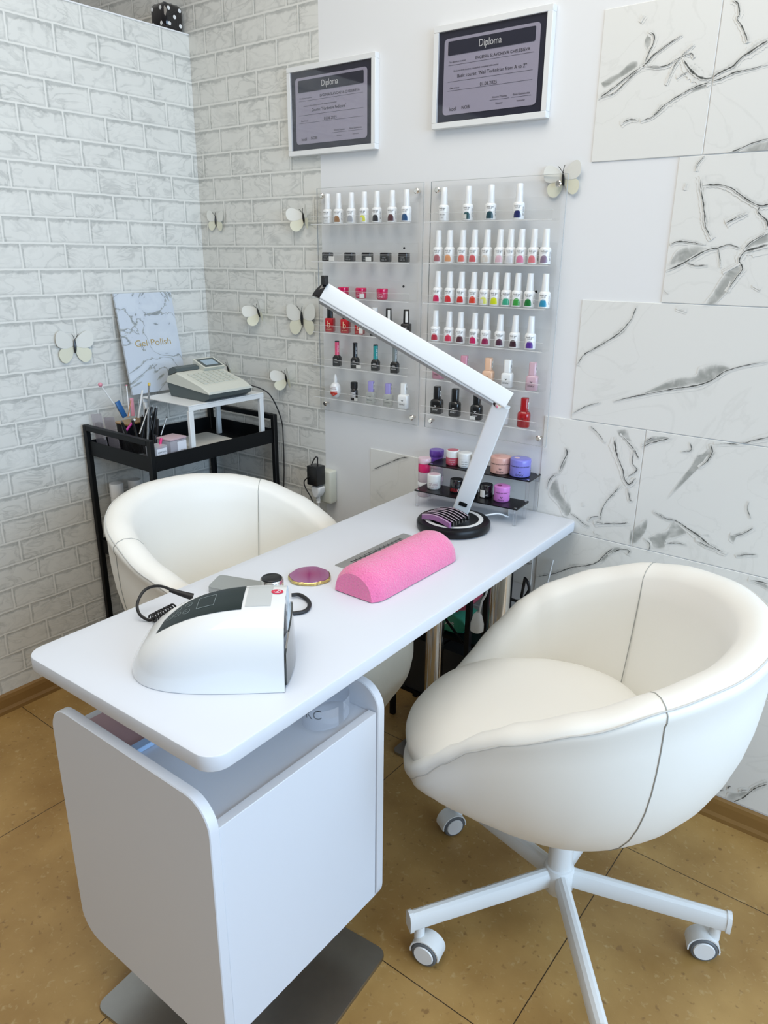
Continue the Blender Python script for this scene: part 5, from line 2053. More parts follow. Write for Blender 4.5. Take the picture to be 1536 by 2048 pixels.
add_lathe(bm, [(.018, .0003), (.019, .002), (.019, .030), (.017, .032)], seg=24)
obj('tin_body', bm, M_STEEL, t)

# ------------------------------------------------------------------ socket, adapter, cables
so = thing('wall_socket', 'white surface mounted double socket where the brick paper ends', 'socket', (-1.648, D, .67))
bm = BM()
add_box(bm, (-1.682, D - .038, .617), (-1.619, D - .0003, .734), .007, 3)
obj('housing', bm, mat('ivory_plastic', (.66, .67, .58), .4), so, world=True)
ad = thing('power_adapter', 'black power adapter plugged into the wall socket', 'adapter', (-1.655, D - .07, .70))
bm = BM()
add_box(bm, (-1.686, D - .082, .688), (-1.640, D - .0385, .755), .003, 2)
obj('adapter_body', bm, M_BPLA, ad, world=True)
bm = BM()
add_tube(bm, smooth_path([(-1.655, D - .06, .754), (-1.652, D - .063, .775), (-1.650, D - .065, .785), (-1.655, D - .07, .786), (-1.668, D - .07, .768), (-1.674, D - .07, .756)]), .0022, 8)
add_tube(bm, smooth_path([(-1.672, D - .083, .72), (-1.692, D - .088, .70), (-1.69, D - .085, .675), (-1.668, D - .08, .64), (-1.668, D - .08, .615), (-1.685, D - .08, .585), (-1.69, D - .05, .50), (-1.69, D - .03, .3)]), .0020, 8)
obj('cord', bm, M_RUB, ad, world=True)
pl = thing('white_plug', 'white plug with ribbed neck in the lower socket', 'plug', (-1.655, D - .06, .66))
bm = BM()
ss = []
for (z, w) in ((.682, .034), (.678, .040), (.664, .038), (.652, .026), (.647, .018)):
    ss.append([(-1.657 + p[0], D - .058 + p[1], z) for p in rrect(-w / 2, -.017, w / 2, .017, .007)])
add_loft(bm, ss)
obj('plug_body', bm, M_WPLA, pl, world=True)
bm = BM()
for k in range(5):
    add_lathe(bm, [(.007, 0), (.0078, .002), (.006, .0042)], (-1.657, D - .058, .622 + k * .005), 14)
add_tube(bm, smooth_path([(-1.657, D - .058, .624), (-1.656, D - .055, .58), (-1.66, D - .05, .5), (-1.67, D - .03, .3)]), .0032, 8)
obj('cord', bm, M_WPLA, pl, world=True)

# ------------------------------------------------------------------ black storage unit and clutter under the desk end
un = thing('black_shelf_unit', 'low black metal shelf unit under the far end of the desk', 'shelf unit', (-1.08, 1.75, 0))
UX0, UX1, UY0, UY1 = -1.25, -.925, 1.685, 1.815
for (a, b) in ((UX0, UY0), (UX1, UY0), (UX0, UY1), (UX1, UY1), (-.970, UY0 - .017)):
    bm = BM()
    add_box(bm, (a - .008, b - .008, .0), (a + .008, b + .008, .60), .001, 1)
    obj('post', bm, M_BLK, un, world=True)
for z_ in (.10, .34, .585):
    bm = BM()
    add_box(bm, (UX0 + .0082, UY0 + .0082, z_), (UX1 - .0082, UY1 - .0082, z_ + .012))
    obj('shelf', bm, M_BLK, un, world=True, smooth=False)
bm = BM()
add_tube(bm, [(UX0 + .012, UY0 - .013, .58), (-.982, UY0 - .013, .355)], .004, 6)
add_tube(bm, [(UX0 + .012, UY0 - .021, .355), (-.982, UY0 - .021, .58)], .004, 6)
obj('cross_brace', bm, M_BLK, un, world=True)


def pack(loc, rotz, c1, c2, label):
    t = thing('wipes_pack', label, 'pack', loc, rotz, 'packs on the black shelf unit')
    bm = BM()
    ss = []
    for (x_, h_) in ((-.075, .004), (-.062, .024), (-.03, .034), (.03, .034), (.062, .024), (.075, .004)):
        ss.append([(x_, p[0], .036 + p[1]) for p in rrect(-.045, -h_, .045, h_, min(.010, h_ * .9))])
    add_loft(bm, ss)
    obj('pouch', bm, colmat(c1, .35, 'pouch'), t)
    bm = BM()
    add_box(bm, (-.028, -.032, .0705), (.034, .026, .0722), .0008, 1)
    obj('flap', bm, colmat(c2, .35, 'pouch'), t)
    bm = BM()
    add_text(bm, 'wipes', lambda u, v: (u, -.0455, .036 + v), .03)
    obj('lettering', bm, M_WINK, t)


pack((-1.075, 1.75, .3525), .0, srgb(60, 160, 130), srgb(214, 60, 100), 'green and pink wipes pack nearer the room on the black shelf unit')
pack((-1.075, 1.75, .4275), .05, srgb(214, 90, 120), srgb(90, 180, 150), 'pink wipes pack lying on top of the green one under the desk')
for (xa, xb, l_) in ((-1.225, -1.09, 'added dark box standing in for the under-desk shade, lower shelf level, nearer the brick wall'), (-1.08, -.945, 'added dark box standing in for the under-desk shade, lower shelf level, nearer the marble tiles')):
    bm = BM()  # invented dark boxes, added to stand in for the shade under the desk
    add_loft(bm, [[(p[0], p[1], .1125) for p in rrect(xa + .006, 1.70, xb - .006, 1.80, .01, 4)], [(p[0], p[1], .29) for p in rrect(xa, 1.697, xb, 1.803, .012, 4)], [(p[0], p[1], .30) for p in rrect(xa, 1.697, xb, 1.803, .012, 4)]])
    o = obj('dark_filler_box', bm, mat('under_desk_shade_dark', (.02, .022, .025), .5))
    tag(o, l_, 'box', 'added dark boxes under the desk')
for i, (y_, c, w) in enumerate(((1.52, (170, 140, 60), .03), (1.56, (190, 170, 110), .028), (1.60, (120, 90, 50), .024))):
    bm = BM()
    add_box(bm, (-1.10, y_ + .175, .5975), (-.935, y_ + .175 + w, .5975 + .09), .002, 1)
    o = obj('carton', bm, colmat(srgb(*c), .6, 'carton'), smooth=False)
    tag(o, ['ochre', 'pale yellow', 'brown'][i] + ' flat carton standing on top of the black shelf unit under the desk', 'carton', 'cartons under the desk')
bm = BM()
loop = [(-.80 + .045 * math.cos(a), 1.76, .56 + .045 * math.sin(a)) for a in [PI * 2 * k / 22 for k in range(20)]]
add_tube(bm, [(-.87, 1.76, .64)] + loop[8:] + loop[:4] + [(-.78, 1.765, .53), (-.76, 1.765, .49)], .0045, 8)
o = obj('black_cable', bm, M_RUB)
bmesh_off = px(1030, 1172, y=1.76)
o.location = (bmesh_off.x + .80, 0, bmesh_off.z - .56)
tag(o, 'coiled black cable behind the right chrome desk leg', 'cable')
q0 = px(975, 1180, y=1.58)
q1 = px(962, 1225, y=1.58)
bm = BM()
add_tube(bm, smooth_path([(q0.x + .02, 1.585, .7205), (q0.x, 1.58, q0.z), (q1.x + .004, 1.575, (q0.z + q1.z) / 2), (q1.x, 1.57, q1.z)]), .0028, 8)
vs = add_lathe(bm, [(.004, .03), (.012, .02), (.018, -.005), (.018, -.025), (.012, -.03)], (q1.x - .004, 1.57, q1.z - .025), 14)
o = obj('hanging_plug', bm, M_WPLA)
tag(o, 'white cable end with a plug dangling between the chrome desk legs', 'cable')
bm = BM()
add_tube(bm, smooth_path([(-.800, 1.83, .62), (-.81, 1.80, .50), (-.835, 1.77, .42), (-.85, 1.76, .30)]), .0025, 8)
o = obj('hanging_white_cable', bm, M_WPLA)
tag(o, 'thin white cord hanging beside the right chrome desk leg', 'cable')
# ------------------------------------------------------------------ desk lamp
lamp = thing('desk_lamp', 'white folding desk lamp on a black round base at the far end of the desk', 'lamp', (-.978, 1.575, .7503))
bm = BM()
LC = (-.978, 1.575, 0)
add_lathe(bm, [(.088, .7503), (.096, .753), (.0975, .758), (.0975, .768), (.094, .7735), (.086, .7755)], LC, 56)
obj('base', bm, M_BSAT, lamp, world=True)
bm = BM()
add_lathe(bm, [(.078, .77565), (.078, .7763), (.067, .7763), (.067, .77565)], LC, 56, cap=False)
obj('light_ring', bm, M_WPLA, lamp, world=True)
LB = Vector((-.985, 1.615, .776))
LT = Vector((-.855, 1.575, 1.098))
LE = Vector((-1.246, 1.378, 1.347))
vdir = (Vector((0, 0, 1.43)) - LT).normalized()


def bar_frame(a, b, face):
    t = (b - a).normalized()
    n = Vector(face)
    n = (n - t * n.dot(t)).normalized()
    return t, n, t.cross(n)


def prof_bar(bm, a, b, face, w, th, r, ext0=0, ext1=0, mi=0):
    t, n, s = bar_frame(a, b, face)
    a = a - t * ext0
    b = b + t * ext1
    secs = []
    for p in (a, b):
        secs.append([p + s * q[0] + n * q[1] for q in rrect(-w / 2, -th / 2, w / 2, th / 2, r, 4)])
    return add_loft(bm, secs, mi)


colface = (.45, -.85, .15)
bm = BM()
prof_bar(bm, LB, LT, colface, .044, .020, .004, ext0=-.002, ext1=-.006)
obj('column', bm, M_WMET, lamp, world=True, angle=30)
bm = BM()
t_, n_, s_ = bar_frame(LB, LT, colface)
p_ = LB + t_ * .040 + n_ * .0102
add_loft(bm, [[p_ + s_ * q[0] + t_ * q[1] for q in rrect(-.011, -.006, .011, .006, .002, 3)], [p_ + n_ * .0015 + s_ * q[0] + t_ * q[1] for q in rrect(-.011, -.006, .011, .006, .002, 3)]])
obj('switch', bm, M_BPLA, lamp, world=True)
for (pp, rr2) in ((LB + t_ * .006, .005), (LT - t_ * .004, .0075)):
    bm = BM()
    vs = add_lathe(bm, [(rr2, 0), (rr2, .0025), (rr2 * .6, .0035)], seg=16)
    Mz = n_.to_track_quat('Z', 'Y').to_matrix().to_4x4()
    xform(bm, vs, Matrix.Translation(pp + n_ * .0102 - s_ * (-.012 if rr2 < .006 else .006)) @ Mz)
    obj('bolt', bm, M_CHR, lamp, world=True)
# hinge
bm = BM()
t2, n2, s2 = bar_frame(LT, LE, (.50, -.80, .33))
vs = add_lathe(bm, [(.010, -.0095), (.012, -.008), (.012, .008), (.010, .0095)], seg=24)
xform(bm, vs, Matrix.Translation(LT + t2 * .012 - Vector((0, 0, .004))) @ n_.to_track_quat('Z', 'Y').to_matrix().to_4x4())
obj('hinge', bm, M_BPLA, lamp, world=True)
LT2 = LT + Vector((0, 0, .014)) - t2 * .018
bm = BM()
prof_bar(bm, LT2, LE, (.50, -.80, .33), .042, .018, .004)
hd = obj('lamp_head', bm, M_WMET, lamp, world=True, angle=30)
t2, n2, s2 = bar_frame(LT2, LE, (.50, -.80, .33))
sd = -1 if s2.z > 0 else 1
# diffuser strip along the lower edge
bm = BM()
off = s2 * sd * .0225
secs = []
for p in (LT2 + t2 * .03, LE - t2 * .002):
    q = p + off
    secs.append([q + n2 * .0080 - s2 * sd * .0012, q + n2 * .0095 + s2 * sd * .0035, q - n2 * .0095 + s2 * sd * .0070, q - n2 * .0085 - s2 * sd * .0012])
add_loft(bm, secs)
obj('diffuser', bm, mat('grey_diffuser', (.36, .38, .40), .3), hd, world=True, smooth=False)
bm = BM()
secs = []
for k, (d__, sc_) in enumerate(((0.0005, 1.0), (.006, .97), (.012, .80), (.017, .5), (.019, .25))):
    c_ = LE + t2 * d__ - s2 * sd * .000
    secs.append([c_ + s2 * (q[0] * sc_ + sd * .004 * (1 - sc_) * 6) + n2 * q[1] * (0.6 + .4 * sc_) for q in rrect(-.0212, -.0095, .0212, .0095, .004, 4)])
add_loft(bm, secs)
obj('end_cap', bm, M_BGLO, hd, world=True)
bm = BM()
pc = px(649, 566, y=1.372)
add_box(bm, (pc.x - .0065, 1.366, pc.z - .004), (pc.x + .0065, 1.380, pc.z + .017), .001, 1)
obj('phone_clip', bm, M_BPLA, hd, world=True)
# nail art file fan lying on the base
t = thing('file_set', 'stack of purple edged nail files lying on the lamp base', 'nail files', (-.985, 1.545, .7766))
for k in range(7):
    bm = BM()
    y0_ = -.038 + k * .0095
    rows = []
    for j in range(2):
        rows.append([(-.048 + .096 * q / 10 + (k * .002), y0_ + .0038 * 0, .0003 + .006 * k * .25 + .013 * j + .008 * math.sin(PI * q / 10) * (1 if j else .9)) for q in range(11)])
    a = add_grid(bm, rows)
    ex = bmesh.ops.extrude_face_region(bm, geom=list(bm.faces))
    for v in [g for g in ex['geom'] if isinstance(g, bmesh.types.BMVert)]:
        v.co.y += .0062
    obj('file_blade', bm, M_BGLO if k else mat('violet_plastic', srgb(150, 100, 150), .35), t, angle=60)
    bm = BM()
    add_tube(bm, [(-.048 + .096 * q / 10 + (k * .002), y0_ + .0005, .0133 + .0003 + .006 * k * .25 + .008 * math.sin(PI * q / 10)) for q in range(11)], .0008, 5)
    obj('file_edge', bm, mat('pale_edge', (.66, .52, .62), .4), t)
t.rotation_euler = (0, 0, math.radians(-8))
# lamp cable behind
bm = BM()
add_tube(bm, smooth_path([(-.93, 1.655, .7725), (-.905, 1.685, .775), (-.89, 1.71, .763), (-.91, 1.75, .7545), (-.95, 1.83, .7540), (-.95, 1.838, .7542)]), .0022, 8)
o = obj('thin_white_cable', bm, M_WPLA)
tag(o, 'thin white cord curling from the lamp base under the jar stand', 'cord')

# ------------------------------------------------------------------ hand rest
t = thing('hand_rest', 'bright pink towelling hand rest on the desk in front of the lamp', 'hand rest', (-.913, 1.24, .7503))
bm = BM()
A = Vector((-.912, 1.083))
B = Vector((-.909, 1.400))
ax_ = (B - A).normalized()
sx_ = Vector((ax_.y, -ax_.x))
NS = 26
secs = []
for i in range(NS + 1):
    tt = i / NS
    L_ = (B - A).length
    # rounded ends
    e = min(tt, 1 - tt) * L_
    k = 1 - max(0, 1 - e / .030) ** 2.2 * .20
    c = A + ax_ * (tt * L_)
    s = []
    M_ = 40
    for j in range(M_):
        th = PI * j / (M_ - 1)
        w = .0625 * k
        h = .062 * k
        cx2 = math.cos(th)
        sn = math.sin(th)
        xx = w * math.copysign(abs(cx2) ** .96, cx2)
        zz = h * sn ** .95
        s.append((c.x + sx_.x * xx, c.y + sx_.y * xx, .7508 + zz + .0015))
    secs.append(s)
vs = add_loft(bm, secs)
obj('cushion_cover', bm, M_TOWEL, t, world=True, angle=50)
# ------------------------------------------------------------------ UV lamp
uv = thing('uv_nail_lamp', 'glossy white nail curing lamp with black control panel, near end of desk', 'nail lamp', (-.9, .76, .7503))
UA = math.radians(42)
ud = Vector((math.cos(UA), math.sin(UA), 0))       # opening direction
us_ = Vector((-math.sin(UA), math.cos(UA), 0))     # towards the far side
UC = Vector((-.838, .817, .7512))
UL, UW, UH = .268, .107, .131


def uv_pt(t_, a, lift=0.0):
    """t_ 0 at the opening .. 1 tail, a 0..pi across (0 = near side)"""
    w = UW * (1 - t_ ** 4.2) ** (1 / 2.3)
    h = UH * (1 - max(0, t_) ** 2.4) ** (1 / 1.75) * (1 - .06 * (1 - t_) ** 2)
    c, s = math.cos(a), math.sin(a)
    n = 3.3
    q = (abs(c) ** n + abs(s) ** n) ** (-1 / n)
    return UC - ud * (UL * t_) + us_ * (-(w + lift) * c * q) * (1 - .10 * (abs(s) ** 1)) + Vector((0, 0, (h + lift) * s * q))


bm = BM()
ts = [0, .004, .03, .08, .15, .22, .3, .38, .46, .54, .62, .70, .77, .83, .88, .92, .95, .975, .99, .998]
secs = []
for t_ in ts:
    secs.append([uv_pt(t_, PI * j / 47) + (ud * -.004 if t_ == 0 else Vector((0, 0, 0))) for j in range(48)])
add_loft(bm, secs)
shell = obj('housing', bm, M_GLOSSW, uv, world=True, angle=60)


def uv_patch(tr_, lift, name, m, parent, res=14):
    """patch over the housing; tr_ = function s->(t, a0, a1)"""
    bm = BM()
    rows = []
    for i in range(res + 1):
        t_, a0, a1 = tr_(i / res)
        rows.append([uv_pt(t_, a0 + (a1 - a0) * j / 10, lift) for j in range(11)])
    add_grid(bm, rows)
    return obj(name, bm, m, parent, world=True, angle=80)


M_PANEL = mat('dark_panel', (.012, .022, .022), .35, spec=.25)
def pan(s):
    t_ = .27 + s * .54
    w = (1 - s ** 3.5)
    return t_, 1.14, 1.14 + (.90 * w ** .5 + .01)
pn = uv_patch(pan, .0007, 'control_panel', M_PANEL, uv, 18)
def rec(s):
    return .09 + s * .16, 1.20, 2.0
uv_patch(rec, .0004, 'handle_recess', mat('recess_grey', (.55, .58, .59), .2, coat=.3), uv)
# panel marks
bm = BM()
def pm(u, v):      # u along length (0..1), v across 0..1
    return uv_pt(.29 + u * .5, 1.20 + v * .78, .0011)
def pline(a, b, r=.0004):
    add_tube(bm, [pm(a[0] + (b[0] - a[0]) * k / 5, a[1] + (b[1] - a[1]) * k / 5) for k in range(6)], r, 4)
for a, b in (((.33, .25), (.55, .25)), ((.55, .25), (.55, .78)), ((.55, .78), (.33, .78)), ((.33, .78), (.33, .25))):
    pline(a, b)
for (cu, cv) in ((.68, .30), (.68, .66), (.80, .34), (.82, .62), (.90, .36)):
    pts = [pm(cu + .045 * math.cos(a), cv + .11 * math.sin(a)) for a in [2 * PI * k / 14 for k in range(14)]]
    add_tube(bm, pts, .0003, 4, closed=True)
    pline((cu - .02, cv), (cu + .02, cv), .0003)
obj('panel_marks', bm, mat('grey_marks', (.28, .33, .33), .4), pn, world=True)
def lg(u, v):
    return uv_pt(.060 - v / UL * 1.0, 1.72 + u / UW * 1.0, .0010)
bm = BM()
rows = []
for i in range(7):
    rad = .0105 * (i + .01) / 6
    rows.append([lg(rad * math.cos(2 * PI * k / 24), rad * math.sin(2 * PI * k / 24)) for k in range(24)])
add_grid(bm, rows, wrap=True)
lgo = obj('round_logo', bm, colmat(srgb(214, 24, 72)), uv, world=True, smooth=False)
bm = BM()
add_tube(bm, [lg(.006 * math.cos(a), .006 * math.sin(a)) + Vector((0, 0, .0006)) for a in [2 * PI * k / 16 for k in range(13)]], .0005, 5)
add_tube(bm, [lg(-.006 + .002 * k, -.004 + .0016 * k) + Vector((0, 0, .0006)) for k in range(7)], .0005, 5)
obj('logo_mark', bm, M_WPLA, lgo, world=True)
# dark visor bulging out of the opening
bm = BM()
rows = []
for i in range(9):
    v = i / 8
    r = []
    for j in range(21):
        u = -1 + 2 * j / 20
        y_ = u * UW * .86
        bul = .011 * (1 - u * u) * (1 - .3 * v) + .002
        r.append(UC + us_ * y_ + ud * bul + Vector((0, 0, .004 + v * .088 * (1 - .35 * abs(u) ** 3))))
    rows.append(r)
add_grid(bm, rows)
ex = bmesh.ops.extrude_face_region(bm, geom=list(bm.faces))
for g_ in ex['geom']:
    if isinstance(g_, bmesh.types.BMVert):
        g_.co -= ud * .003
obj('visor', bm, mat('smoked_visor', (.03, .035, .035), .08, coat=.5), uv, world=True, angle=60)

# ------------------------------------------------------------------ nail drill unit, knob, cables
du = thing('drill_control_unit', 'flat silver drill control unit with a big black topped knob behind the nail lamp', 'control unit', (-1.11, .955, .7503))
bm = BM()
P4 = [(-1.166, .905), (-1.196, .965), (-1.060, 1.010), (-1.020, .945)]
ctr = Vector((sum(p[0] for p in P4) / 4, sum(p[1] for p in P4) / 4))
def q4(k, z):
    out = []
    for i in range(4):
        a = Vector(P4[i - 1]); b = Vector(P4[i]); c = Vector(P4[(i + 1) % 4])
        r = .012
        p0_ = b + (a - b).normalized() * r
        p1_ = b + (c - b).normalized() * r
        for m_ in range(5):
            tt = m_ / 4
            q = p0_ * (1 - tt) ** 2 + b * 2 * tt * (1 - tt) + p1_ * tt * tt
            q = ctr + (q - ctr) * k
            out.append((q.x, q.y, z))
    return out
add_loft(bm, [q4(.98, .7506), q4(1, .7520), q4(1, .762), q4(.98, .7645)])
obj('unit_body', bm, mat('silver_plastic', (.44, .46, .45), .28, metal=.5), du, world=True)
bm = BM()
KC = (-1.047, .992, 0)
KC = (-1.052, .985, 0)
add_lathe(bm, [(.023, .7647), (.0245, .766), (.0245, .786), (.0235, .788)], KC, 32)
k_ = obj('knob', bm, M_CHR, du, world=True)
bm = BM()
add_lathe(bm, [(.0215, .7882), (.0215, .790), (.020, .7912), (.004, .7912)], KC, 32)
obj('knob_top', bm, M_BPLA, k_, world=True)
dr = thing('drill_handpiece_cable', 'black drill cable with strain relief looping up left of the nail lamp', 'cable', (-1.15, .80, .7503))
pts = [px(384, 1193, z=.790), px(352, 1183, z=.800), px(318, 1172, z=.803), px(290, 1180, z=.795), px(275, 1206, z=.78), px(279, 1228, z=.765), px(297, 1240, z=.7535), px(310, 1236, z=.7535)]
bm = BM()
add_tube(bm, smooth_path([p - Vector((0, 0, 0)) for p in pts]), .0030, 8)
obj('cord', bm, M_RUB, dr, world=True)
bm = BM()
add_tube(bm, [px(340, 1180, z=.801), px(362, 1187, z=.797), px(386, 1194, z=.789)], [.0042, .0055, .0072], 10)
obj('strain_relief', bm, M_RUB, dr, world=True)
bm = BM()
c0_ = px(304, 1238, z=.762)
c1_ = px(350, 1215, z=.762)
hel = []
for k in range(121):
    f_ = k / 120
    a = f_ * 2 * PI * 9
    axd = (c1_ - c0_).normalized()
    sd_ = Vector((-axd.y, axd.x, 0))
    hel.append(c0_.lerp(c1_, f_) + sd_ * (.0085 * math.cos(a)) + Vector((0, 0, .0085 * math.sin(a) + .0005)))
add_tube(bm, hel, .0019, 5)
obj('coiled_cord', bm, M_RUB, dr, world=True)
bm = BM()
cpts = [px(583, 1190, z=.757), px(600, 1190, z=.757), px(617, 1202, z=.7545), px(618, 1214, z=.7545), px(608, 1223, z=.7545), px(585, 1227, z=.7545)]
add_tube(bm, smooth_path(cpts), .0042, 8)
o = obj('thick_black_cable', bm, M_RUB)
tag(o, 'thick black cord bulging out to the right of the nail lamp', 'cord')
# agate style resin disc with gold edge
t = thing('palette_disc', 'purple translucent mixing palette with a gold flaked edge', 'palette', (-1.05, 1.098, .7503))
NP = 60
def disc_r(a, k=1):
    return (.0455 + .0012 * math.sin(3 * a + 1) + .0009 * math.sin(7 * a)) * k
bm = BM()
secs = []
for (k, z) in ((.955, .7506), (.975, .752), (.975, .7575), (.96, .7588)):
    secs.append([(-1.05 + disc_r(2 * PI * j / NP, k) * math.cos(2 * PI * j / NP), 1.098 + disc_r(2 * PI * j / NP, k) * math.sin(2 * PI * j / NP), z) for j in range(NP)])
add_loft(bm, secs)
MP = bpy.data.materials.new('agate_resin')
MP.use_nodes = True
nt = MP.node_tree
b_ = nt.nodes['Principled BSDF']
b_.inputs['Roughness'].default_value = .12
b_.inputs['Coat Weight'].default_value = .5
tc = nt.nodes.new('ShaderNodeTexCoord')
gr = nt.nodes.new('ShaderNodeTexGradient')
gr.gradient_type = 'SPHERICAL'
mpn = nt.nodes.new('ShaderNodeMapping')
mpn.inputs['Scale'].default_value = (21, 21, 1)
nt.links.new(tc.outputs['Object'], mpn.inputs[0])
nt.links.new(mpn.outputs[0], gr.inputs[0])
rp = nt.nodes.new('ShaderNodeValToRGB')
rp.color_ramp.elements[0].position = 0
rp.color_ramp.elements[0].color = (*srgb(150, 96, 138), 1)
rp.color_ramp.elements[1].position = .9
rp.color_ramp.elements[1].color = (*srgb(142, 40, 104), 1)
nt.links.new(gr.outputs[0], rp.inputs[0])
nt.links.new(rp.outputs[0], b_.inputs['Base Color'])
obj('resin_slab', bm, MP, t, world=True, angle=50)
bm = BM()
rg = random.Random(9)
secs = []
for (k, z) in ((.985, .7507), (1.03, .7515), (1.035, .7560), (.985, .7578)):
    secs.append([(-1.05 + (disc_r(2 * PI * j / NP, k) + rg.uniform(-.0008, .0008)) * math.cos(2 * PI * j / NP), 1.098 + (disc_r(2 * PI * j / NP, k) + rg.uniform(-.0008, .0008)) * math.sin(2 * PI * j / NP), z + rg.uniform(-.0003, .0004)) for j in range(NP)])
add_loft(bm, secs, cap=False)
obj('gold_edge', bm, mat('gold_leaf', (.75, .58, .22), .3, metal=.9, noise=(200, .15)), t, world=True, smooth=False)

# ------------------------------------------------------------------ two step jar stand
SROT = math.radians(5.5)
st = thing('jar_stand', 'two step stand with black shelves and clear pillars at the far end of the desk', 'stand', (-1.011, 1.735, .7503), SROT)
def sloc(x, y, z=0):
    return Vector((x, y, z))
for (yc, zt, zb) in ((-.028, .0497, .0), (.050, .108, .0)):
    bm = BM()
    add_loft(bm, [[(p[0], p[1] + yc, zt - .003) for p in rrect(-.157, -.0425, .157, .0425, .003, 3)], [(p[0], p[1] + yc, zt) for p in rrect(-.157, -.0425, .157, .0425, .003, 3)]])
    obj('shelf', bm, M_BSAT, st, smooth=False)
    for sx in (-.149, .149):
        for sy in (-.035, .035):
            bm = BM()
            z0_ = .0005
            if yc > 0 and sy < 0:
                z0_ = .0500
            elif yc < 0 and sy > 0:
                z0_ = .0005
            add_lathe(bm, [(.0052, z0_), (.0052, zt - .0032)], (sx, yc + sy, 0), 16)
            obj('pillar', bm, M_GLS, st)
            bm = BM()
            add_lathe(bm, [(.0042, zt + .0001), (.0042, zt + .0012)], (sx, yc + sy, 0), 12)
            obj('pillar_cap', bm, M_CHR, st)
M4 = Matrix.Translation(st.location) @ Matrix.Rotation(SROT, 4, 'Z')


def jar(x, y, z, r, h, body, lidm, label, group, lidfrac=.34, txt=None, ink=M_INK, top=None, a0=.45, logo=True, lid_over=.0):
    p = M4 @ Vector((x, y, z))
    t = thing('cosmetic_jar', label, 'jar', p, 0, group)
    hl = h * (1 - lidfrac)
    bm = BM()
    add_lathe(bm, [(r * .90, .0003), (r * .98, .002), (r, .006), (r, hl - .0006)], seg=36)
    obj('jar_body', bm, body, t)
    bm = BM()
    add_lathe(bm, [(r * (1 + lid_over), hl - .0003), (r * (1 + lid_over), h - .003), (r * (.97 + lid_over), h - .0008), (r * .92, h), (r * .3, h)], seg=36)
    ld = obj('lid', bm, lidm, t)
    bm = BM()
    if txt:
        for (s, zz, sz) in txt:
            add_text(bm, s, cyl_fn(r + .0003, zz * h, a0), sz)
    if logo:
        for aa in (a0, a0 + 1.35, a0 - 1.35):
            fn = cyl_fn(r + .0003, h * .30, aa)
            for (u, v) in ((0, 0), (-.0022, .0028), (.0022, .0028), (.0004, .0010)):
                add_patch(bm, [(u - .0012, v - .0006, v + .0006), (u + .0012, v - .0012, v + .0011)], fn)
    if txt or logo:
        obj('lettering', bm, ink, t)
    if top:
        bm = BM()
        add_lathe(bm, [(r * top[1], h + .0002), (r * top[1], h + .0006)], top[2] if len(top) > 2 else (0, 0, 0), 28)
        obj('lid_label', bm, top[0], ld)
    return t


M_JPCH = mat('peach_plastic', srgb(216, 168, 156), .3, coat=.2)
M_JBLU = mat('periwinkle_plastic', srgb(128, 128, 214), .3, coat=.2)
M_JVIO = mat('orchid_plastic', srgb(206, 126, 204), .3, coat=.2)
M_JPUR = mat('violet_jar_plastic', srgb(104, 66, 172), .3, coat=.3)
M_JROS = mat('rose_label', srgb(190, 76, 96), .35, coat=.2)
M_PALEP = mat('pale_pink_plastic', srgb(226, 196, 206), .3, coat=.2)
U = .1082
GU = 'jars on the upper step of the stand'
DT = [("DNKa'", .16, .008), ("RUBBER BASE COLOR DNKa'", .62, .0046)]
jar(-.096, .045, U, .0195, .043, M_JROS, M_DWHT, 'white lidded jar with a rose label and pink top, left end of the upper step', GU, .45, [('ACRYLIC', .38, .005), ('powder pink', .25, .0038), ('15 g', .12, .0038)], M_WINK, top=(M_JROS, .82), logo=False)
jar(-.055, .043, U, .0205, .042, M_DWHT, M_DWHT, 'plain white jar with grey lettering, second on the upper step', GU, .40, [('UV GEL', .42, .0055), ('clear base', .27, .0045), ('nail art', .14, .0045)], mat('grey_text', (.12, .12, .13), .5), logo=False, top=(M_DWHT, .7))
jar(-.012, .042, U, .0205, .042, M_DWHT, M_DWHT, 'white jar partly hidden by the lamp column on the upper step', GU, .40, [('gel', .30, .006)], logo=False)
jar(.054, .045, U, .0285, .047, M_JPCH, M_JPCH, 'large peach pink jar on the upper step', GU, .36, DT, top=(mat('peach_label', srgb(208, 150, 140), .4), .30, (-.008, -.006, 0)))
jar(.112, .046, U, .0285, .049, M_JBLU, M_JBLU, 'large periwinkle blue jar at the right end of the upper step', GU, .36, DT, top=(M_PALEP, .28, (-.009, -.004, 0)))
L1 = .0499
GL = 'jars on the lower step of the stand'
jar(-.118, -.024, L1, .0195, .042, M_DWHT, M_DWHT, 'white jar with a lettered label at the left end of the lower step', GL, .45, [('acrylic system', .42, .0048), ('NAIL POWDER', .30, .0042), ('soft white 15 g', .18, .0042)], mat('rose_ink', (.25, .06, .10), .5), logo=False, top=(M_PALEP, .75))
jar(-.048, -.020, L1, .0190, .038, M_BPLA, M_BGLO, 'black jar with red lettering on the lower step, left of the lamp column', GL, .5, None, logo=False)
tt_ = [o for o in bpy.data.objects if o.get('label', '').startswith('black jar with red lettering')][0]
bm = BM()
add_text(bm, 'URBA', cyl_fn(.0193, .0085, .10), .011, .014, mi=0)
add_text(bm, 'GEL', cyl_fn(.0193, .0085, 1.15), .010, .014, mi=1)
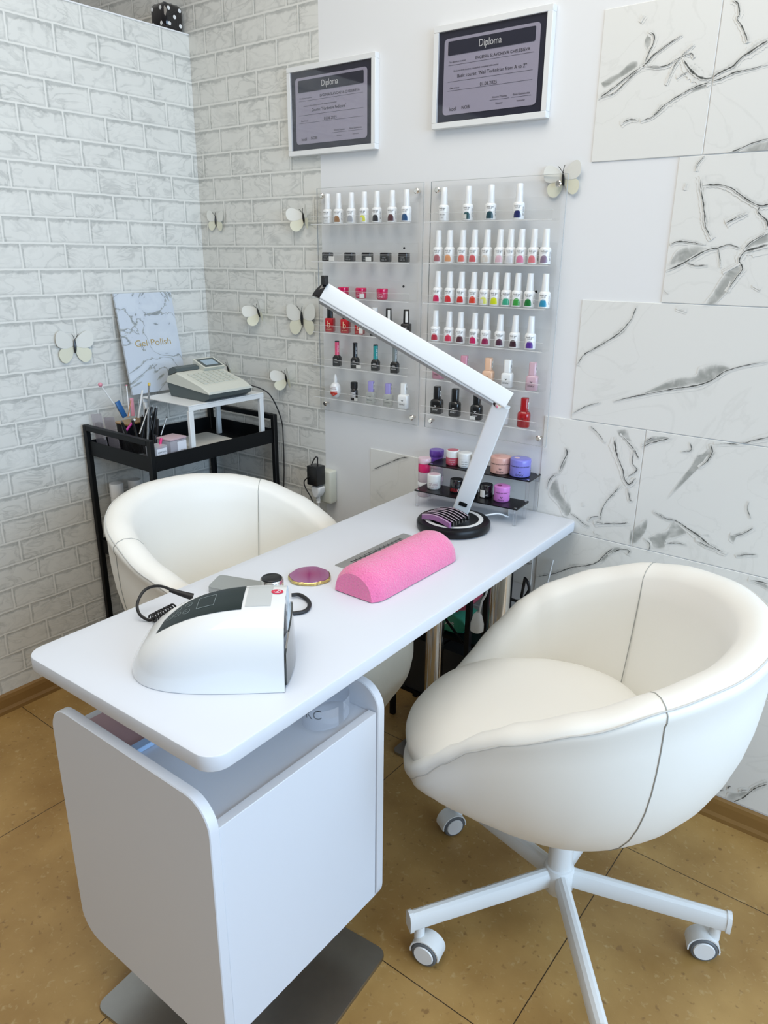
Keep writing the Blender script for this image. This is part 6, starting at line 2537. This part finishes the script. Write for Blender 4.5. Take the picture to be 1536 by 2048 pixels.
obj('lettering', bm, [mat('red_ink', srgb(170, 20, 30), .5), M_WINK], tt_)
jar(.040, -.012, L1, .0185, .036, M_BPLA, M_BGLO, 'black jar with a pale sticker, right of the lamp column', GL, .5, [('BLAC', .22, .007)], M_WINK, logo=False)
tt_ = [o for o in bpy.data.objects if o.get('label', '').startswith('black jar with a pale sticker')][0]
bm = BM()
add_patch(bm, rect_strip(.016, .020), cyl_fn(.0190, .012, -.1))
obj('price_sticker', bm, M_STK, tt_)
jar(-.004, -.012, L1, .0180, .034, M_BPLA, M_BGLO, 'black jar directly behind the lamp column', GL, .5, None, logo=False)
jar(.090, -.020, L1, .0220, .042, M_JVIO, M_JVIO, 'orchid pink jar at the right of the lower step', GL, .36, [("DNKa'", .16, .0065), ("LIQUID GEL DNKa'", .62, .0040)], top=(mat('wine_label', srgb(120, 40, 100), .4), .30, (-.006, -.004, 0)))
# jars on the desk left of the stand
pj = px(845, 985, z=.76)
def deskjar(xy, r, secs_, label):
    t = thing('stacked_jar', label, 'jar', (xy[0], xy[1], .7503), 0, 'jar stacks left of the stand')
    z = .0006
    for i, (h_, m_, over) in enumerate(secs_):
        bm = BM()
        add_lathe(bm, [(r * (.96 + over), z), (r * (1 + over), z + .002), (r * (1 + over), z + h_ - .002), (r * (.95 + over), z + h_ - .0002)], seg=32)
        obj('jar_body' if i % 2 == 0 else 'lid', bm, m_, t)
        z += h_ + .0002
M_TPINK = clear_mat('clear_pink_plastic', (.86, .80, .83), .25, .5, (.74, .64, .68))
deskjar((-1.196, 1.752), .0185, [(.032, M_TPINK, 0), (.012, M_WPLA, .03), (.030, M_TPINK, 0), (.026, mat('rose_powder', srgb(214, 24, 100), .4), .0), (.016, M_PALEP, .04)], 'narrow stack of clear pots with hot pink powder left of the stand')
deskjar((-1.190, 1.806), .0205, [(.034, M_TPINK, 0), (.016, M_PALEP, .03), (.026, M_TPINK, 0), (.010, M_PALEP, .05), (.026, M_JPUR, 0), (.019, M_JPUR, .06)], 'stack of pots topped by a purple jar behind the stand, against the wall')
